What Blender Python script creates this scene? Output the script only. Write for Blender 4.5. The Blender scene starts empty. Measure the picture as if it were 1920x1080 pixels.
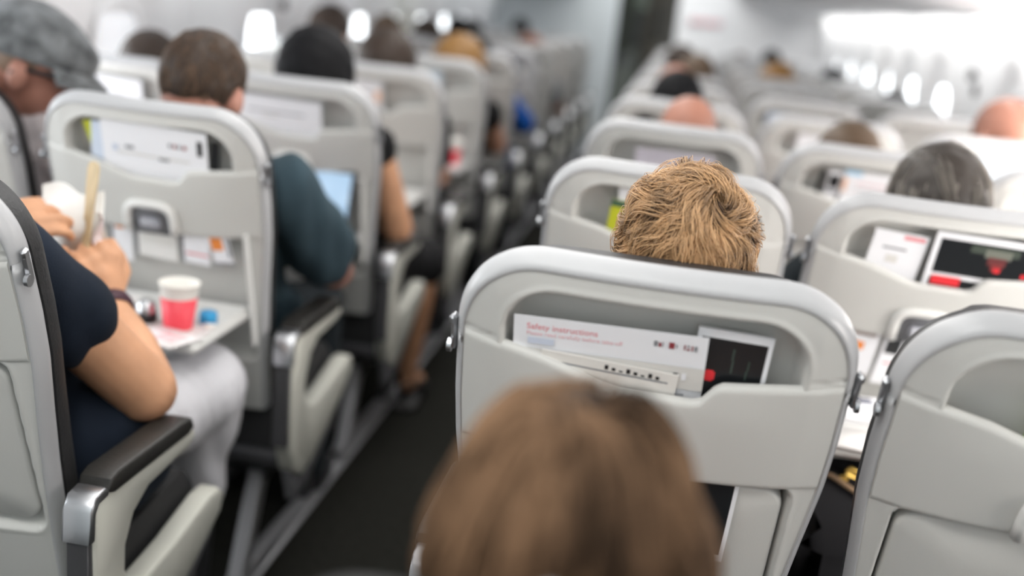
import bpy, math, random
import numpy as np
from mathutils import Vector, Matrix, Euler

random.seed(7); RNG = np.random.default_rng(11)
SC = bpy.context.scene
COL = SC.collection
R = math.radians

# ------------------------------------------------------------------ camera
P = 0.787            # seat pitch
HZ = 1.130           # top of a seat back
REC = 0.334          # recline of the backs
CAMX, CAMY, CAMZ = -0.0344, -1.1045, 1.3645
YAW, PIT, ROL, FPX = -0.1241, 0.2536, 0.1124, 2090.6
cd = bpy.data.cameras.new('camera'); cam = bpy.data.objects.new('camera', cd); COL.objects.link(cam)
SC.camera = cam
fwd = Vector((math.sin(YAW)*math.cos(PIT), math.cos(YAW)*math.cos(PIT), -math.sin(PIT)))
r0 = fwd.cross(Vector((0, 0, 1))).normalized(); u0 = r0.cross(fwd)
cr, sr = math.cos(ROL), math.sin(ROL)
rv = r0*cr + u0*sr; uv_ = -r0*sr + u0*cr
M = Matrix((rv, uv_, -fwd)).transposed().to_4x4(); M.translation = (CAMX, CAMY, CAMZ)
cam.matrix_world = M
cd.sensor_width = 36.0; cd.lens = 36.0*FPX/1920.0
cd.clip_start = 0.02; cd.clip_end = 60
cd.dof.use_dof = True; cd.dof.focus_distance = 1.37; cd.dof.aperture_fstop = 1.5
cd.dof.aperture_blades = 0

# ------------------------------------------------------------------ world, exposure, large lights
w = bpy.data.worlds.new('world'); SC.world = w; w.use_nodes = True
bg = w.node_tree.nodes['Background']; bg.inputs[0].default_value = (.85, .93, 1, 1); bg.inputs[1].default_value = 1.2
SC.view_settings.view_transform = 'Standard'; SC.view_settings.look = 'None'
SC.view_settings.gamma = 1; SC.view_settings.use_curve_mapping = False
SC.view_settings.exposure = 0.0
SC.cycles.max_bounces = 7; SC.cycles.diffuse_bounces = 4; SC.cycles.glossy_bounces = 3
SC.cycles.sample_clamp_indirect = 6.0
SC.cycles.caustics_reflective = False; SC.cycles.caustics_refractive = False

def area(name, loc, rot, sx, sy, power, col=(1, 1, 1), spread=180):
    l = bpy.data.lights.new(name, 'AREA'); l.shape = 'RECTANGLE'; l.size = sx; l.size_y = sy
    l.energy = power; l.color = col; l.spread = R(spread)
    o = bpy.data.objects.new(name, l); COL.objects.link(o); o.location = loc; o.rotation_euler = rot
    return o
AISLE = -0.5
area('aisle_ceiling_light', (AISLE, 4.0, 2.10), (0, 0, 0), 0.9, 10.8, 90, (1, .985, .96))
area('wall_wash_light_right', (.97, 4.6, 1.475), (0, R(-50), 0), 0.07, 9.0, 30, (1, .98, .96))
area('wall_wash_light_left', (-1.58, 4.6, 1.475), (0, R(50), 0), 0.07, 9.0, 9, (.96, .98, 1))
area('rear_fill_light', (-.25, -1.1, 2.08), (R(-25), 0, 0), 1.4, .8, 24, (1, .98, .95))  # added fill behind the camera, brightens the near seat backs and cards
area('bulkhead_fill_light', (.45, 8.3, 1.95), (R(35), 0, 0), 1.0, .5, 9, (.95, .98, 1))  # added fill aimed forward to brighten the right bulkhead
area('daylight_window_right', (1.13, 1.2, 1.05), (0, R(90), 0), 0.35, 3.2, 40, (1, .93, .88))
area('daylight_window_left', (-1.73, 1.6, 1.05), (0, R(-90), 0), 0.35, 3.6, 22, (.93, .97, 1))

# ------------------------------------------------------------------ materials
MATS = {}
def mat(name, col, rough=.5, spec=.5, metal=0, bump=0, bscale=60, vary=0, vscale=8, emit=None, estr=0,
        coat=0, stretch=None, sheen=0, col2=None):
    if name in MATS: return MATS[name]
    m = bpy.data.materials.new(name); m.use_nodes = True; nt = m.node_tree; b = nt.nodes['Principled BSDF']
    b.inputs['Base Color'].default_value = (*col, 1); b.inputs['Roughness'].default_value = rough
    b.inputs['Metallic'].default_value = metal; b.inputs['Specular IOR Level'].default_value = spec
    b.inputs['Coat Weight'].default_value = coat; b.inputs['Sheen Weight'].default_value = sheen
    tc = nt.nodes.new('ShaderNodeTexCoord'); mp = nt.nodes.new('ShaderNodeMapping')
    nt.links.new(tc.outputs['Object'], mp.inputs[0])
    if stretch: mp.inputs['Scale'].default_value = stretch
    if vary or col2:
        n = nt.nodes.new('ShaderNodeTexNoise'); n.inputs['Scale'].default_value = vscale; n.inputs['Detail'].default_value = 4
        nt.links.new(mp.outputs[0], n.inputs[0])
        rp = nt.nodes.new('ShaderNodeValToRGB')
        c2 = col2 or tuple(min(1, c*(1+vary)) for c in col); c1 = col if col2 else tuple(c*(1-vary) for c in col)
        rp.color_ramp.elements[0].position = .35; rp.color_ramp.elements[1].position = .65
        rp.color_ramp.elements[0].color = (*c1, 1); rp.color_ramp.elements[1].color = (*c2, 1)
        nt.links.new(n.outputs[0], rp.inputs[0]); nt.links.new(rp.outputs[0], b.inputs['Base Color'])
    if bump:
        n2 = nt.nodes.new('ShaderNodeTexNoise'); n2.inputs['Scale'].default_value = bscale; n2.inputs['Detail'].default_value = 3
        bp = nt.nodes.new('ShaderNodeBump'); bp.inputs['Strength'].default_value = bump; bp.inputs['Distance'].default_value = .004
        nt.links.new(mp.outputs[0], n2.inputs[0]); nt.links.new(n2.outputs[0], bp.inputs['Height']); nt.links.new(bp.outputs[0], b.inputs['Normal'])
    if emit:
        b.inputs['Emission Color'].default_value = (*emit, 1); b.inputs['Emission Strength'].default_value = estr
    MATS[name] = m; return m
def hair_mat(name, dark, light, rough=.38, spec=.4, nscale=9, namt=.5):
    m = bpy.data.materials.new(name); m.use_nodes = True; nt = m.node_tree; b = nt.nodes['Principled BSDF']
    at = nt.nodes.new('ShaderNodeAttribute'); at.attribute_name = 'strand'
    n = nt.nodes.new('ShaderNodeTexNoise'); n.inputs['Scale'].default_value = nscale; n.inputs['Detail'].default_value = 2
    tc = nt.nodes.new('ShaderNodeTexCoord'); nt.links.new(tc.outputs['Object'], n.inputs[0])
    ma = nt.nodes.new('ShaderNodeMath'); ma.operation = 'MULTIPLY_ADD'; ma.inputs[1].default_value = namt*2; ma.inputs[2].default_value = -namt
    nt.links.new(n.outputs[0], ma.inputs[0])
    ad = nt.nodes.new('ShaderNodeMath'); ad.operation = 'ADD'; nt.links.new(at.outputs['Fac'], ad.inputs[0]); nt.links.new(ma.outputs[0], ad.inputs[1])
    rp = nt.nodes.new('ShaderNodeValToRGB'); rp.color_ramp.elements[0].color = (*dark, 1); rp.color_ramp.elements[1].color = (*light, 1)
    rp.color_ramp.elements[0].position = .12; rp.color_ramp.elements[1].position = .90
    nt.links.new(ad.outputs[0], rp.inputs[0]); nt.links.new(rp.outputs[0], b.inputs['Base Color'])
    b.inputs['Roughness'].default_value = rough; b.inputs['Specular IOR Level'].default_value = spec
    return m

SHELL = mat('light_grey_plastic', (.60, .60, .575), .42, .4, bump=.04, bscale=400)
PANEL = mat('grey_pocket_plastic', (.585, .585, .56), .45, .4, bump=.04, bscale=400)
TRIM = mat('pearl_trim', (.46, .465, .475), .30, .5)
CHROME = mat('brushed_chrome', (.50, .51, .53), .30, .6, metal=.95)
CUSH = mat('charcoal_leather', (.022, .022, .023), .50, .4, bump=.25, bscale=220)
CREAM = mat('cream_armrest_plastic', (.56, .56, .50), .40, .4)
PAD = mat('black_armrest_pad', (.022, .021, .019), .42, .4, bump=.15, bscale=150)
ALU = mat('aluminium', (.50, .50, .52), .35, .5, metal=.6)
DARKMETAL = mat('dark_grey_metal', (.08, .08, .085), .45, .5, metal=.4)
TRAYM = mat('tray_plastic', (.70, .70, .68), .38, .4)
LATCHG = mat('latch_grey', (.16, .165, .18), .4)
CARPET = mat('dark_carpet', (.017, .017, .014), .95, .1, bump=.8, bscale=380, vary=.35, vscale=60)
WALLM = mat('white_sidewall', (.80, .81, .82), .5, .3)
BINM = mat('bin_white', (.84, .85, .87), .42, .35)
CEILM = mat('ceiling_white', (.8, .8, .8), .6, .2)
BULK = mat('bulkhead_laminate', (.60, .65, .67), .45, .3)
DARKP = mat('dark_panel', (.018, .02, .02), .4)
WHITE = mat('white_paper', (.86, .87, .90), .55, .3)
PAPER2 = mat('cream_paper', (.78, .76, .72), .6, .3)
BLACKINK = mat('black_print', (.012, .014, .016), .35, .4)
REDINK = mat('red_print', (.75, .03, .04), .5)
PALERED = mat('pale_red_print', (.80, .30, .33), .6)
GREYINK = mat('grey_print', (.25, .26, .28), .6)
DARKRED = mat('dark_red_print', (.28, .04, .05), .6)
GREENINK = mat('dark_green_print', (.05, .12, .08), .5)
LIME = mat('lime_paper', (.55, .58, .03), .5)
ORANGE = mat('orange_print', (.85, .27, .05), .5)
REDCUP = mat('red_paper_cup', (.86, .07, .10), .45)
CUPWHITE = mat('cup_white', (.85, .83, .78), .5)
BLUEP = mat('blue_plastic', (.02, .30, .60), .3)
SKIN = mat('skin_light', (.62, .34, .23), .5, .35, vary=.08, vscale=14)
SKINPINK = mat('skin_pink', (.47, .225, .165), .42, .4, vary=.10, vscale=12)
BALDSKIN = mat('bald_scalp', (.36, .165, .115), .45, .35, vary=.12, vscale=12)
SKINTAN = mat('skin_tan', (.62, .33, .19), .5, .35, vary=.08, vscale=14)
EYEW = mat('eye_white', (.8, .8, .78), .2)

# ------------------------------------------------------------------ mesh helpers
def mk(name, V, F, m, parent=None, smooth=True, mats=None, fm=None):
    me = bpy.data.meshes.new(name)
    V = np.asarray(V, dtype=float)
    me.from_pydata([tuple(v) for v in V], [], [tuple(int(i) for i in f) for f in F])
    for mm in (mats or [m]): me.materials.append(mm)
    if fm is not None: me.polygons.foreach_set('material_index', np.asarray(fm, dtype=np.int32))
    if smooth: me.polygons.foreach_set('use_smooth', np.ones(len(F), dtype=bool))
    me.update()
    o = bpy.data.objects.new(name, me); COL.objects.link(o)
    if parent is not None: o.parent = parent
    return o
class MB:
    """collects shapes of one mesh"""
    def __init__(s): s.V = []; s.F = []; s.M = []; s.n = 0
    def add(s, V, F, mi=0):
        V = np.asarray(V, float); s.V.append(V); s.F += [tuple(i+s.n for i in f) for f in F]; s.M += [mi]*len(F); s.n += len(V); return s
    def box(s, c, d, rot=None, bev=0, mi=0):
        x, y, z = [k/2 for k in d]; b = min(bev, x*.9, y*.9, z*.9)
        if b > 0:
            V = []; 
            for sx in (-1, 1):
                for sy in (-1, 1):
                    for sz in (-1, 1):
                        V += [(sx*x, sy*(y-b), sz*(z-b)), (sx*(x-b), sy*y, sz*(z-b)), (sx*(x-b), sy*(y-b), sz*z)]
            def id(sx, sy, sz, k): return (((sx > 0)*2+(sy > 0))*2+(sz > 0))*3+k
            F = []
            for sx in (-1, 1): F.append([id(sx, a, c2, 0) for a, c2 in ((-1, -1), (1, -1), (1, 1), (-1, 1))][::sx])
            for sy in (-1, 1): F.append([id(a, sy, c2, 1) for a, c2 in ((-1, -1), (-1, 1), (1, 1), (1, -1))][::sy])
            for sz in (-1, 1): F.append([id(a, c2, sz, 2) for a, c2 in ((-1, -1), (1, -1), (1, 1), (-1, 1))][::sz])
            for a in (-1, 1):
                for c2 in (-1, 1):
                    F.append([id(a, c2, -1, 0), id(a, c2, 1, 0), id(a, c2, 1, 1), id(a, c2, -1, 1)])
                    F.append([id(a, -1, c2, 0), id(a, 1, c2, 0), id(a, 1, c2, 2), id(a, -1, c2, 2)])
                    F.append([id(-1, a, c2, 1), id(1, a, c2, 1), id(1, a, c2, 2), id(-1, a, c2, 2)])
            for sx in (-1, 1):
                for sy in (-1, 1):
                    for sz in (-1, 1): F.append([id(sx, sy, sz, k) for k in (0, 1, 2)])
        else:
            V = [(sx*x, sy*y, sz*z) for sx in (-1, 1) for sy in (-1, 1) for sz in (-1, 1)]
            F = [(0, 1, 3, 2), (4, 6, 7, 5), (0, 4, 5, 1), (2, 3, 7, 6), (0, 2, 6, 4), (1, 5, 7, 3)]
        V = np.array(V, float)
        if rot is not None: V = V @ np.array(Euler(rot).to_matrix()).T
        return s.add(V+np.array(c), F, mi)
    def tube(s, pts, r, seg=10, mi=0, cap=True):
        pts = [Vector(p) for p in pts]; rs = r if hasattr(r, '__len__') else [r]*len(pts)
        V = []; up = None
        for i, p in enumerate(pts):
            t = (pts[min(i+1, len(pts)-1)]-pts[max(i-1, 0)]).normalized()
            if up is None: up = t.orthogonal().normalized()
            up = (up-t*up.dot(t)).normalized(); b = t.cross(up)
            for k in range(seg):
                a = 2*math.pi*k/seg; V.append(p+(up*math.cos(a)+b*math.sin(a))*rs[i])
        F = [(i*seg+k, i*seg+(k+1) % seg, (i+1)*seg+(k+1) % seg, (i+1)*seg+k) for i in range(len(pts)-1) for k in range(seg)]
        if cap: F += [tuple(range(seg))[::-1], tuple((len(pts)-1)*seg+k for k in range(seg))]
        return s.add([tuple(v) for v in V], F, mi)
    def lathe(s, prof, c=(0, 0, 0), seg=28, mi=0, rot=None):
        V = [(r*math.cos(2*math.pi*k/seg), r*math.sin(2*math.pi*k/seg), z) for r, z in prof for k in range(seg)]
        F = [(i*seg+k, i*seg+(k+1) % seg, (i+1)*seg+(k+1) % seg, (i+1)*seg+k) for i in range(len(prof)-1) for k in range(seg)]
        V = np.array(V)
        if rot is not None: V = V @ np.array(Euler(rot).to_matrix()).T
        return s.add(V+np.array(c), F, mi)
    def ell(s, c, r, rot=None, seg=16, rings=10, mi=0):
        V = []; F = []
        for i in range(rings+1):
            th = math.pi*i/rings
            for k in range(seg):
                a = 2*math.pi*k/seg; V.append((r[0]*math.sin(th)*math.cos(a), r[1]*math.sin(th)*math.sin(a), r[2]*math.cos(th)))
        for i in range(rings):
            for k in range(seg): F.append((i*seg+k, (i+1)*seg+k, (i+1)*seg+(k+1) % seg, i*seg+(k+1) % seg))
        V = np.array(V)
        if rot is not None: V = V @ np.array(rot).T
        return s.add(V+np.array(c), F, mi)
    def prism(s, poly, x0, x1, bev=.004, mi=0):
        """outline poly in (y,z), extruded along x with a small bevel"""
        pl = np.array(poly, float); n = len(pl)
        c = pl.mean(0); nr = []
        for i in range(n):
            a = pl[i]-pl[i-1]; b = pl[(i+1) % n]-pl[i]
            na = np.array([a[1], -a[0]])/(np.linalg.norm(a)+1e-9); nb = np.array([b[1], -b[0]])/(np.linalg.norm(b)+1e-9)
            q = na+nb; nr.append(q/(np.linalg.norm(q)+1e-9))
        nr = np.array(nr); ar = sum(pl[i][0]*pl[(i+1) % n][1]-pl[(i+1) % n][0]*pl[i][1] for i in range(n))
        if ar < 0: nr = -nr
        inn = pl-nr*bev
        rings = [(x0, inn), (x0+bev*.3, inn+nr*bev*.7), (x0+bev, pl), (x1-bev, pl), (x1-bev*.3, inn+nr*bev*.7), (x1, inn)]
        V = [(x, p[0], p[1]) for x, q in rings for p in q]
        F = [(i*n+k, i*n+(k+1) % n, (i+1)*n+(k+1) % n, (i+1)*n+k) for i in range(5) for k in range(n)]
        F += [tuple(range(n))[::-1], tuple(5*n+k for k in range(n))]
        return s.add(V, F, mi)
    def obj(s, name, m, parent=None, smooth=True, mats=None):
        return mk(name, np.concatenate(s.V), s.F, m, parent, smooth, mats, s.M if mats else None)
def auto(o, ang=35):
    """sharp edges where faces meet steeply"""
    me = o.data; import bmesh
    bm = bmesh.new(); bm.from_mesh(me)
    for e in bm.edges:
        if len(e.link_faces) == 2 and e.calc_face_angle(0) > R(ang): e.smooth = False
    bmesh.ops.recalc_face_normals(bm, faces=bm.faces)
    bm.to_mesh(me); bm.free(); return o
def tag(o, label, cat, group=None, kind=None):
    o['label'] = label; o['category'] = cat
    if group: o['group'] = group
    if kind: o['kind'] = kind
    return o
def thing(name, loc, label, cat, group=None):
    o = bpy.data.objects.new(name, None); COL.objects.link(o); o.location = loc; o.empty_display_size = .1
    return tag(o, label, cat, group)
def struct(o): o['kind'] = 'structure'; return o
def copy_tree(o, parent=None):
    c = o.copy(); COL.objects.link(c)
    if parent is not None: c.parent = parent
    for ch in list(o.children): copy_tree(ch, c)
    return c
def grid_faces(n, m, off=0, flip=False):
    i = np.arange(n-1)[:, None]*m+np.arange(m-1)[None, :]+off; i = i.ravel()
    q = np.stack([i, i+m, i+m+1, i+1], 1)
    if flip: q = q[:, ::-1]
    return q
def gridmesh(name, G, m, parent=None, flip=False):
    n, k, _ = G.shape
    return mk(name, G.reshape(-1, 3), grid_faces(n, k, 0, flip), m, parent)
def gridsolid(name, A, B, m, parent=None):
    """closed slab between two grids of the same size"""
    n, k, _ = A.shape; V = np.concatenate([A.reshape(-1, 3), B.reshape(-1, 3)])
    F = [tuple(f) for f in grid_faces(n, k)] + [tuple(f) for f in grid_faces(n, k, n*k, True)]
    rim = [j for j in range(k)] + [i*k+k-1 for i in range(1, n)] + [(n-1)*k+j for j in range(k-2, -1, -1)] + [i*k for i in range(n-2, 0, -1)]
    o = n*k
    for a, b in zip(rim, rim[1:]+rim[:1]): F.append((a, b, b+o, a+o))
    ob = mk(name, V, F, m, parent); return auto(ob, 50)

# ------------------------------------------------------------------ the seat
SR, CR = math.sin(REC), math.cos(REC)
def sp(u, v, d):
    """seat back coordinates -> seat local xyz (v down the slope, d out of the rear face)"""
    u, v, d = np.broadcast_arrays(np.asarray(u, float), v, d)
    return np.stack([u, v*SR-d*CR, HZ-v*CR-d*SR], -1)
VB = 0.705; VT = .025
def W(v, inset=0.0):
    v = np.asarray(v, float)-VT
    side = np.interp(v, [0, .10, .20, .27, .36, .45, .56, .70, .8], [.214, .2185, .2195, .217, .208, .200, .193, .186, .182])
    side = side-inset
    t = np.clip((v-inset)/.115, 0, 1)
    c0 = .118-inset*.2
    return np.minimum(side, c0+(side-c0)*(1-(1-t)**2.3)**(1/2.3))
def crown(u, v):
    a = np.abs(u)/.22
    return -.012*a**2-.010*np.clip(a-.78, 0, 1)**1*4-.008*np.clip(1-(v-VT)/.06, 0, 1)**2
def sdbox(u, v, cu, cv, hu, hv, r):
    qx = np.abs(u-cu)-hu+r; qy = np.abs(v-cv)-hv+r
    return np.hypot(np.maximum(qx, 0), np.maximum(qy, 0))+np.minimum(np.maximum(qx, qy), 0)-r
def ss(x, a, b):
    t = np.clip((x-a)/(b-a), 0, 1); return t*t*(3-2*t)
def lip(u):
    return np.interp(u, [-.24, -.17, -.155, -.11, -.05, -.03, .048, .058, .070, .078, .24], [.128, .138, .139, .148, .168, .172, .174, .171, .154, .149, .134])
TRAYV0, TRAYV1, TRAYU = .292, .560, .172

def build_seat_parts():
    T = {}
    # shell, inner field with the literature cavity and tray recess
    nv, nu = 170, 121
    ins = .010
    tv = np.linspace(0, 1, nv); v = VT+ins+(VB-VT-ins)*tv**1.15
    s = np.linspace(-1, 1, nu)
    VV = np.repeat(v[:, None], nu, 1); UU = s[None, :]*W(VV, ins)
    d = crown(UU, VV)
    c1 = sdbox(UU, VV, 0, .213, .162, .148, .056)
    c2 = sdbox(UU, VV, 0, .43, TRAYU+.006, .148, .022)
    c = np.minimum(c1, c2)
    d = d-.034*ss(-c, -.002, .010)
    d += .0015*ss(-np.abs(c-.004)+.006, 0, .006)          # soft raised lip round the opening
    seam = np.abs(VV-np.interp(np.abs(UU), [.165, .22], [.136, .128]))
    d -= .0025*np.clip(1-seam/.0022, 0, 1)*(np.abs(UU) > .168)
    T['back_shell'] = gridmesh('back_shell', sp(UU, VV, d), SHELL)
    # trim band swept round the edge
    ov = np.concatenate([np.linspace(VB, .143, 40), VT+.13*(1-np.linspace(0, 1, 40)[1:])**1.6])
    left = np.stack([-W(ov), ov], 1); right = left[::-1]*[-1, 1]
    top = np.stack([np.linspace(-W(VT), W(VT), 24)[1:-1], np.full(22, VT)], 1)
    O = np.concatenate([left, top, right])
    Tn = np.gradient(O, axis=0); Tn /= np.linalg.norm(Tn, axis=1)[:, None]+1e-9
    N = np.stack([-Tn[:, 1], Tn[:, 0]], 1)                # pointing inward
    cen = np.array([0, .35]); sg = np.sign(((cen-O)*N).sum(1)); N = N*sg[:, None]
    for _ in range(6): N[1:-1] = (N[:-2]+N[1:-1]*2+N[2:])/4
    N /= np.linalg.norm(N, axis=1)[:, None]
    wd = .010+.006*np.clip(N[:, 1], 0, 1)
    prof = [(1.15, -.006), (1.05, .0015), (.9, .0025), (.65, .0015), (.38, -.0025), (.15, -.009), (.03, -.015), (.12, -.022), (.35, -.029), (.7, -.033)]
    G = []
    for e, dd in prof:
        Q = O+N*(wd*e)[:, None]
        G.append(sp(Q[:, 0], Q[:, 1], crown(Q[:, 0], np.maximum(Q[:, 1], 0))+dd))
    T['edge_trim'] = gridmesh('edge_trim', np.array(G), TRIM, flip=True)
    # leather cushion of the backrest
    nv2, nu2 = 60, 40
    v = VT+.002+(VB-.06)*np.linspace(0, 1, nv2)**1.3; s = np.sin(np.linspace(-1, 1, nu2)*math.pi/2)
    VV = np.repeat(v[:, None], nu2, 1); UU = s[None, :]*(W(VV)-.003)
    fr = crown(UU, VV)*.8-.037-.006*ss(W(VV)-np.abs(UU), 0, .03)
    ed = np.minimum((1-np.abs(s))[None, :]*.2, VV)
    bk = -.055-.052*np.clip(1-(1-np.clip(ed/.035, 0, 1))**2, 0, 1)**.5-.012*np.sin(VV*30)*(np.abs(UU) < .14)
    kf = .40*np.clip(1-VV/.35, 0, 1)
    T['back_cushion'] = gridsolid('back_cushion', sp(UU, VV-kf*fr+.001, fr), sp(UU, VV-kf*bk+.002, bk), CUSH)
    # pocket front
    nu3, nv3 = 150, 34
    uu = np.linspace(-1, 1, nu3); 
    vt = np.linspace(0, 1, nv3)[:, None]
    UL = uu*(.2185-.016)
    v0 = lip(UL)[None, :]; v1 = np.full_like(v0, .287)
    VV = v0+(v1-v0)*vt
    UU = uu[None, :]*(W(VV)-.0125)
    bul = .0060*(1-np.clip(np.abs(UU)/.17, 0, 1)**3)*ss(VV, .12, .2)
    ed = np.minimum(VV-v0, v1-VV)
    dd = crown(UU, VV)+.0028+bul-.004*np.clip(1-ed/.006, 0, 1)**2
    T['literature_pocket'] = gridsolid('literature_pocket', sp(UU, VV, dd), sp(UU, VV, dd-.0055), PANEL)
    # tray, folded
    def slab(uu0, uu1, vv0, vv1, d0, d1, r, name, m):
        n = 20; pts = []
        cs = [(uu1-r, vv0+r, -90), (uu1-r, vv1-r, 0), (uu0+r, vv1-r, 90), (uu0+r, vv0+r, 180)]
        for cx, cy, a0 in cs:
            for k in range(9):
                a = R(a0+k*90/8); pts.append((cx+r*math.cos(a), cy+r*math.sin(a)))
        pts = np.array(pts); c = pts.mean(0); L = []
        for sc, dd in ((0, d1), (.5, d1), (.975, d1), (.992, d1-.002), (1, d1-.005), (1, d0+.003), (.99, d0), (0, d0)):
            q = c+(pts-c)*sc; L.append(sp(q[:, 0], q[:, 1], dd+(crown(q[:, 0], q[:, 1])*.6 if sc > 0 else 0)))
        V = np.concatenate(L); n = len(pts)
        F = [(i*n+k, i*n+(k+1) % n, (i+1)*n+(k+1) % n, (i+1)*n+k) for i in range(len(L)-1) for k in range(n)]
        return auto(mk(name, V, F, m), 60)
    T['tray_folded'] = slab(-TRAYU, TRAYU, TRAYV0+.002, TRAYV1, -.030, -.006, .024, 'tray_table', PANEL)
    # latch housing: white arch round a dark well with a grey turn latch
    b = MB(); arc = []
    for k in range(17):
        a = math.pi*k/16; arc.append((math.copysign(abs(math.cos(a))**.55, math.cos(a))*.046, .262-.038*abs(math.sin(a))**.6))
    arc = [(.046, .284)]+arc+[(-.046, .284)]
    pts = [tuple(sp(a-.005, c, .012)) for a, c in arc]
    b.tube(pts, .0085, 10)
    T['latch_frame'] = b.obj('latch_frame', TRAYM)
    b = MB(); q = np.array([(a*.86-.005, c+.004) for a, c in arc]); cc = q.mean(0)
    V = [tuple(sp(cc[0], cc[1], .0112))]+[tuple(sp(x, y, .0112)) for x, y in q]+[tuple(sp(x, y, .004)) for x, y in q]
    n = len(q); b.add(V, [(0, 1+k, 1+(k+1) % n) for k in range(n)]+[(1+k, 1+n+k, 1+n+(k+1) % n, 1+(k+1) % n) for k in range(n)])
    T['latch_well'] = b.obj('latch_well', LATCHG)
    b = MB(); c0 = sp(-.005, .262, .016); b.box(tuple(c0), (.040, .012, .020), (REC, 0, 0), .004)
    T['latch'] = b.obj('tray_latch', mat('latch_light_grey', (.35, .36, .40), .35))
    # tray lowered (z = 0.70) with arms
    b = MB(); zt = .700; 
    ym, yf = .150, -.105
    b.box((0, (ym+yf)/2, zt), (.345, ym-yf, .020), None, .007)
    for y in (yf+.006, ym-.006): b.box((0, y, zt+.011), (.325, .008, .006), None, .002)
    for x in (-.164, .164): b.box((x, (ym+yf)/2, zt+.011), (.008, ym-yf-.02, .006), None, .002)
    T['tray_down'] = auto(b.obj('tray_table', TRAYM), 40)
    b = MB(); b.tube([(-.172, .16, zt+.004), (.18, .16, zt+.004)], .008, 8); T['tray_bar'] = b.obj('tray_hinge_bar', TRAYM)
    T['tray_arm'] = []
    for sx in (-1, 1):
        b = MB(); a = sp(sx*.181, .30, -.004); 
        b.box(tuple(sp(sx*.1785, .40, .0)), (.009, .012, .26), (REC, 0, 0), .003)
        T['tray_arm'].append(b.obj('tray_arm', TRAYM))
    # little chrome hinge on each flank
    T['hinge'] = []
    for sx in (-1, 1):
        b = MB(); b.box(tuple(sp(sx*.2210, .150, -.030)), (.007, .014, .046), (REC, 0, 0), .003)
        b.box(tuple(sp(sx*.2225, .132, -.026)), (.007, .009, .012), (REC, 0, 0), .003)
        b.tube([tuple(sp(sx*.222, .165, -.022)), tuple(sp(sx*.227, .165, -.022))], .008, 10)
        T['hinge'].append(auto(b.obj('recline_hinge', CHROME), 40))
    # seat cushion
    b = MB(); 
    nx, ny = 22, 26; X = np.sin(np.linspace(-1, 1, nx)*math.pi/2); Y = np.sin(np.linspace(-1, 1, ny)*math.pi/2)
    XX, YY = np.meshgrid(X, Y); e = np.minimum(1-np.abs(XX), 1-np.abs(YY))
    hz = .120*np.clip(1-(1-np.clip(e/.11, 0, 1))**2, 0, 1)**.5
    A = np.stack([XX*.219, .435+YY*.175, .385+hz+.015*YY], -1); B = np.stack([XX*.219, .435+YY*.175, .375+0*hz], -1)
    T['seat_cushion'] = gridsolid('seat_cushion', A, B, CUSH)
    b = MB(); b.box((0, .42, .355), (.45, .36, .03), None, .006); b.tube([(-.235, .30, .325), (.235, .30, .325)], .018); b.tube([(-.235, .56, .325), (.235, .56, .325)], .018)
    T['seat_frame'] = auto(b.obj('seat_frame', DARKMETAL), 40)
    return T
ST = build_seat_parts()
def build_arm(side):
    """aisle end of a row: C shaped end panel, arm pad, bracket"""
    T = []
    x0, x1 = (.222, .262) if side > 0 else (-.262, -.222)
    b = MB()
    poly = [(.165, .640), (.172, .655), (.200, .660), (.470, .652), (.488, .640), (.490, .628), (.470, .618), (.330, .612), (.285, .590),
            (.262, .550), (.262, .510), (.285, .478), (.330, .462), (.430, .470), (.560, .492), (.600, .490), (.622, .470), (.610, .440), (.540, .405),
            (.420, .355), (.330, .320), (.270, .315), (.225, .345), (.195, .410), (.175, .520)]
    b.prism(poly, x0, x1, .007); T.append(auto(b.obj('armrest', CREAM), 45))
    b = MB(); b.prism([(.205, .656), (.210, .674), (.230, .680), (.440, .674), (.468, .668), (.476, .650), (.46, .644), (.22, .650)], x0-.006, x1+.003, .005)
    T.append(auto(b.obj('armrest_pad', PAD), 45))
    b = MB(); b.prism([(.156, .600), (.158, .646), (.170, .664), (.196, .668), (.206, .660), (.206, .652), (.180, .650), (.172, .640), (.170, .600)], x0-.001, x1+.001, .003)
    T.append(auto(b.obj('chrome_cap', CHROME), 45))
    b = MB(); b.prism([(.166, .42), (.160, .598), (.172, .600), (.182, .42)], x0+.004, x1-.004, .002)
    T.append(auto(b.obj('rear_strip', DARKMETAL), 45))
    b = MB(); b.prism([(.23, .34), (.62, .45), (.60, .40), (.50, .335), (.36, .265), (.27, .255)], x0+.006, x1-.012, .004)
    T.append(auto(b.obj('side_fairing', mat('grey_fairing', (.17, .17, .18), .5)), 45))
    xl = side*.128
    b = MB(); b.prism([(.250, .045), (.305, .045), (.400, .25), (.352, .27)], xl-.016, xl+.016, .004)
    T.append(auto(b.obj('leg', ALU), 45))
    b = MB(); b.prism([(.350, .25), (.402, .235), (.46, .37), (.40, .375)], xl-.02, xl+.02, .004)
    T.append(auto(b.obj('leg_bracket', DARKMETAL), 45))
    b = MB(); b.prism([(.715, .03), (.750, .03), (.742, .32), (.58, .36), (.57, .33), (.712, .29)], xl-.013, xl+.013, .004)
    T.append(auto(b.obj('leg', DARKMETAL), 45))
    b = MB(); b.prism([(.235, .02), (.235, .052), (.30, .060), (.80, .032), (.82, .012), (.24, .012)], xl-.017, xl+.017, .004)
    T.append(auto(b.obj('foot_rail', ALU), 45))
    return T
ARMR = build_arm(-1)   # right-hand block: aisle is on its left
ARML = build_arm(1)
XR = [-.020, .450, .920]; XL = [-.978, -1.482, -1.95]
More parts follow.
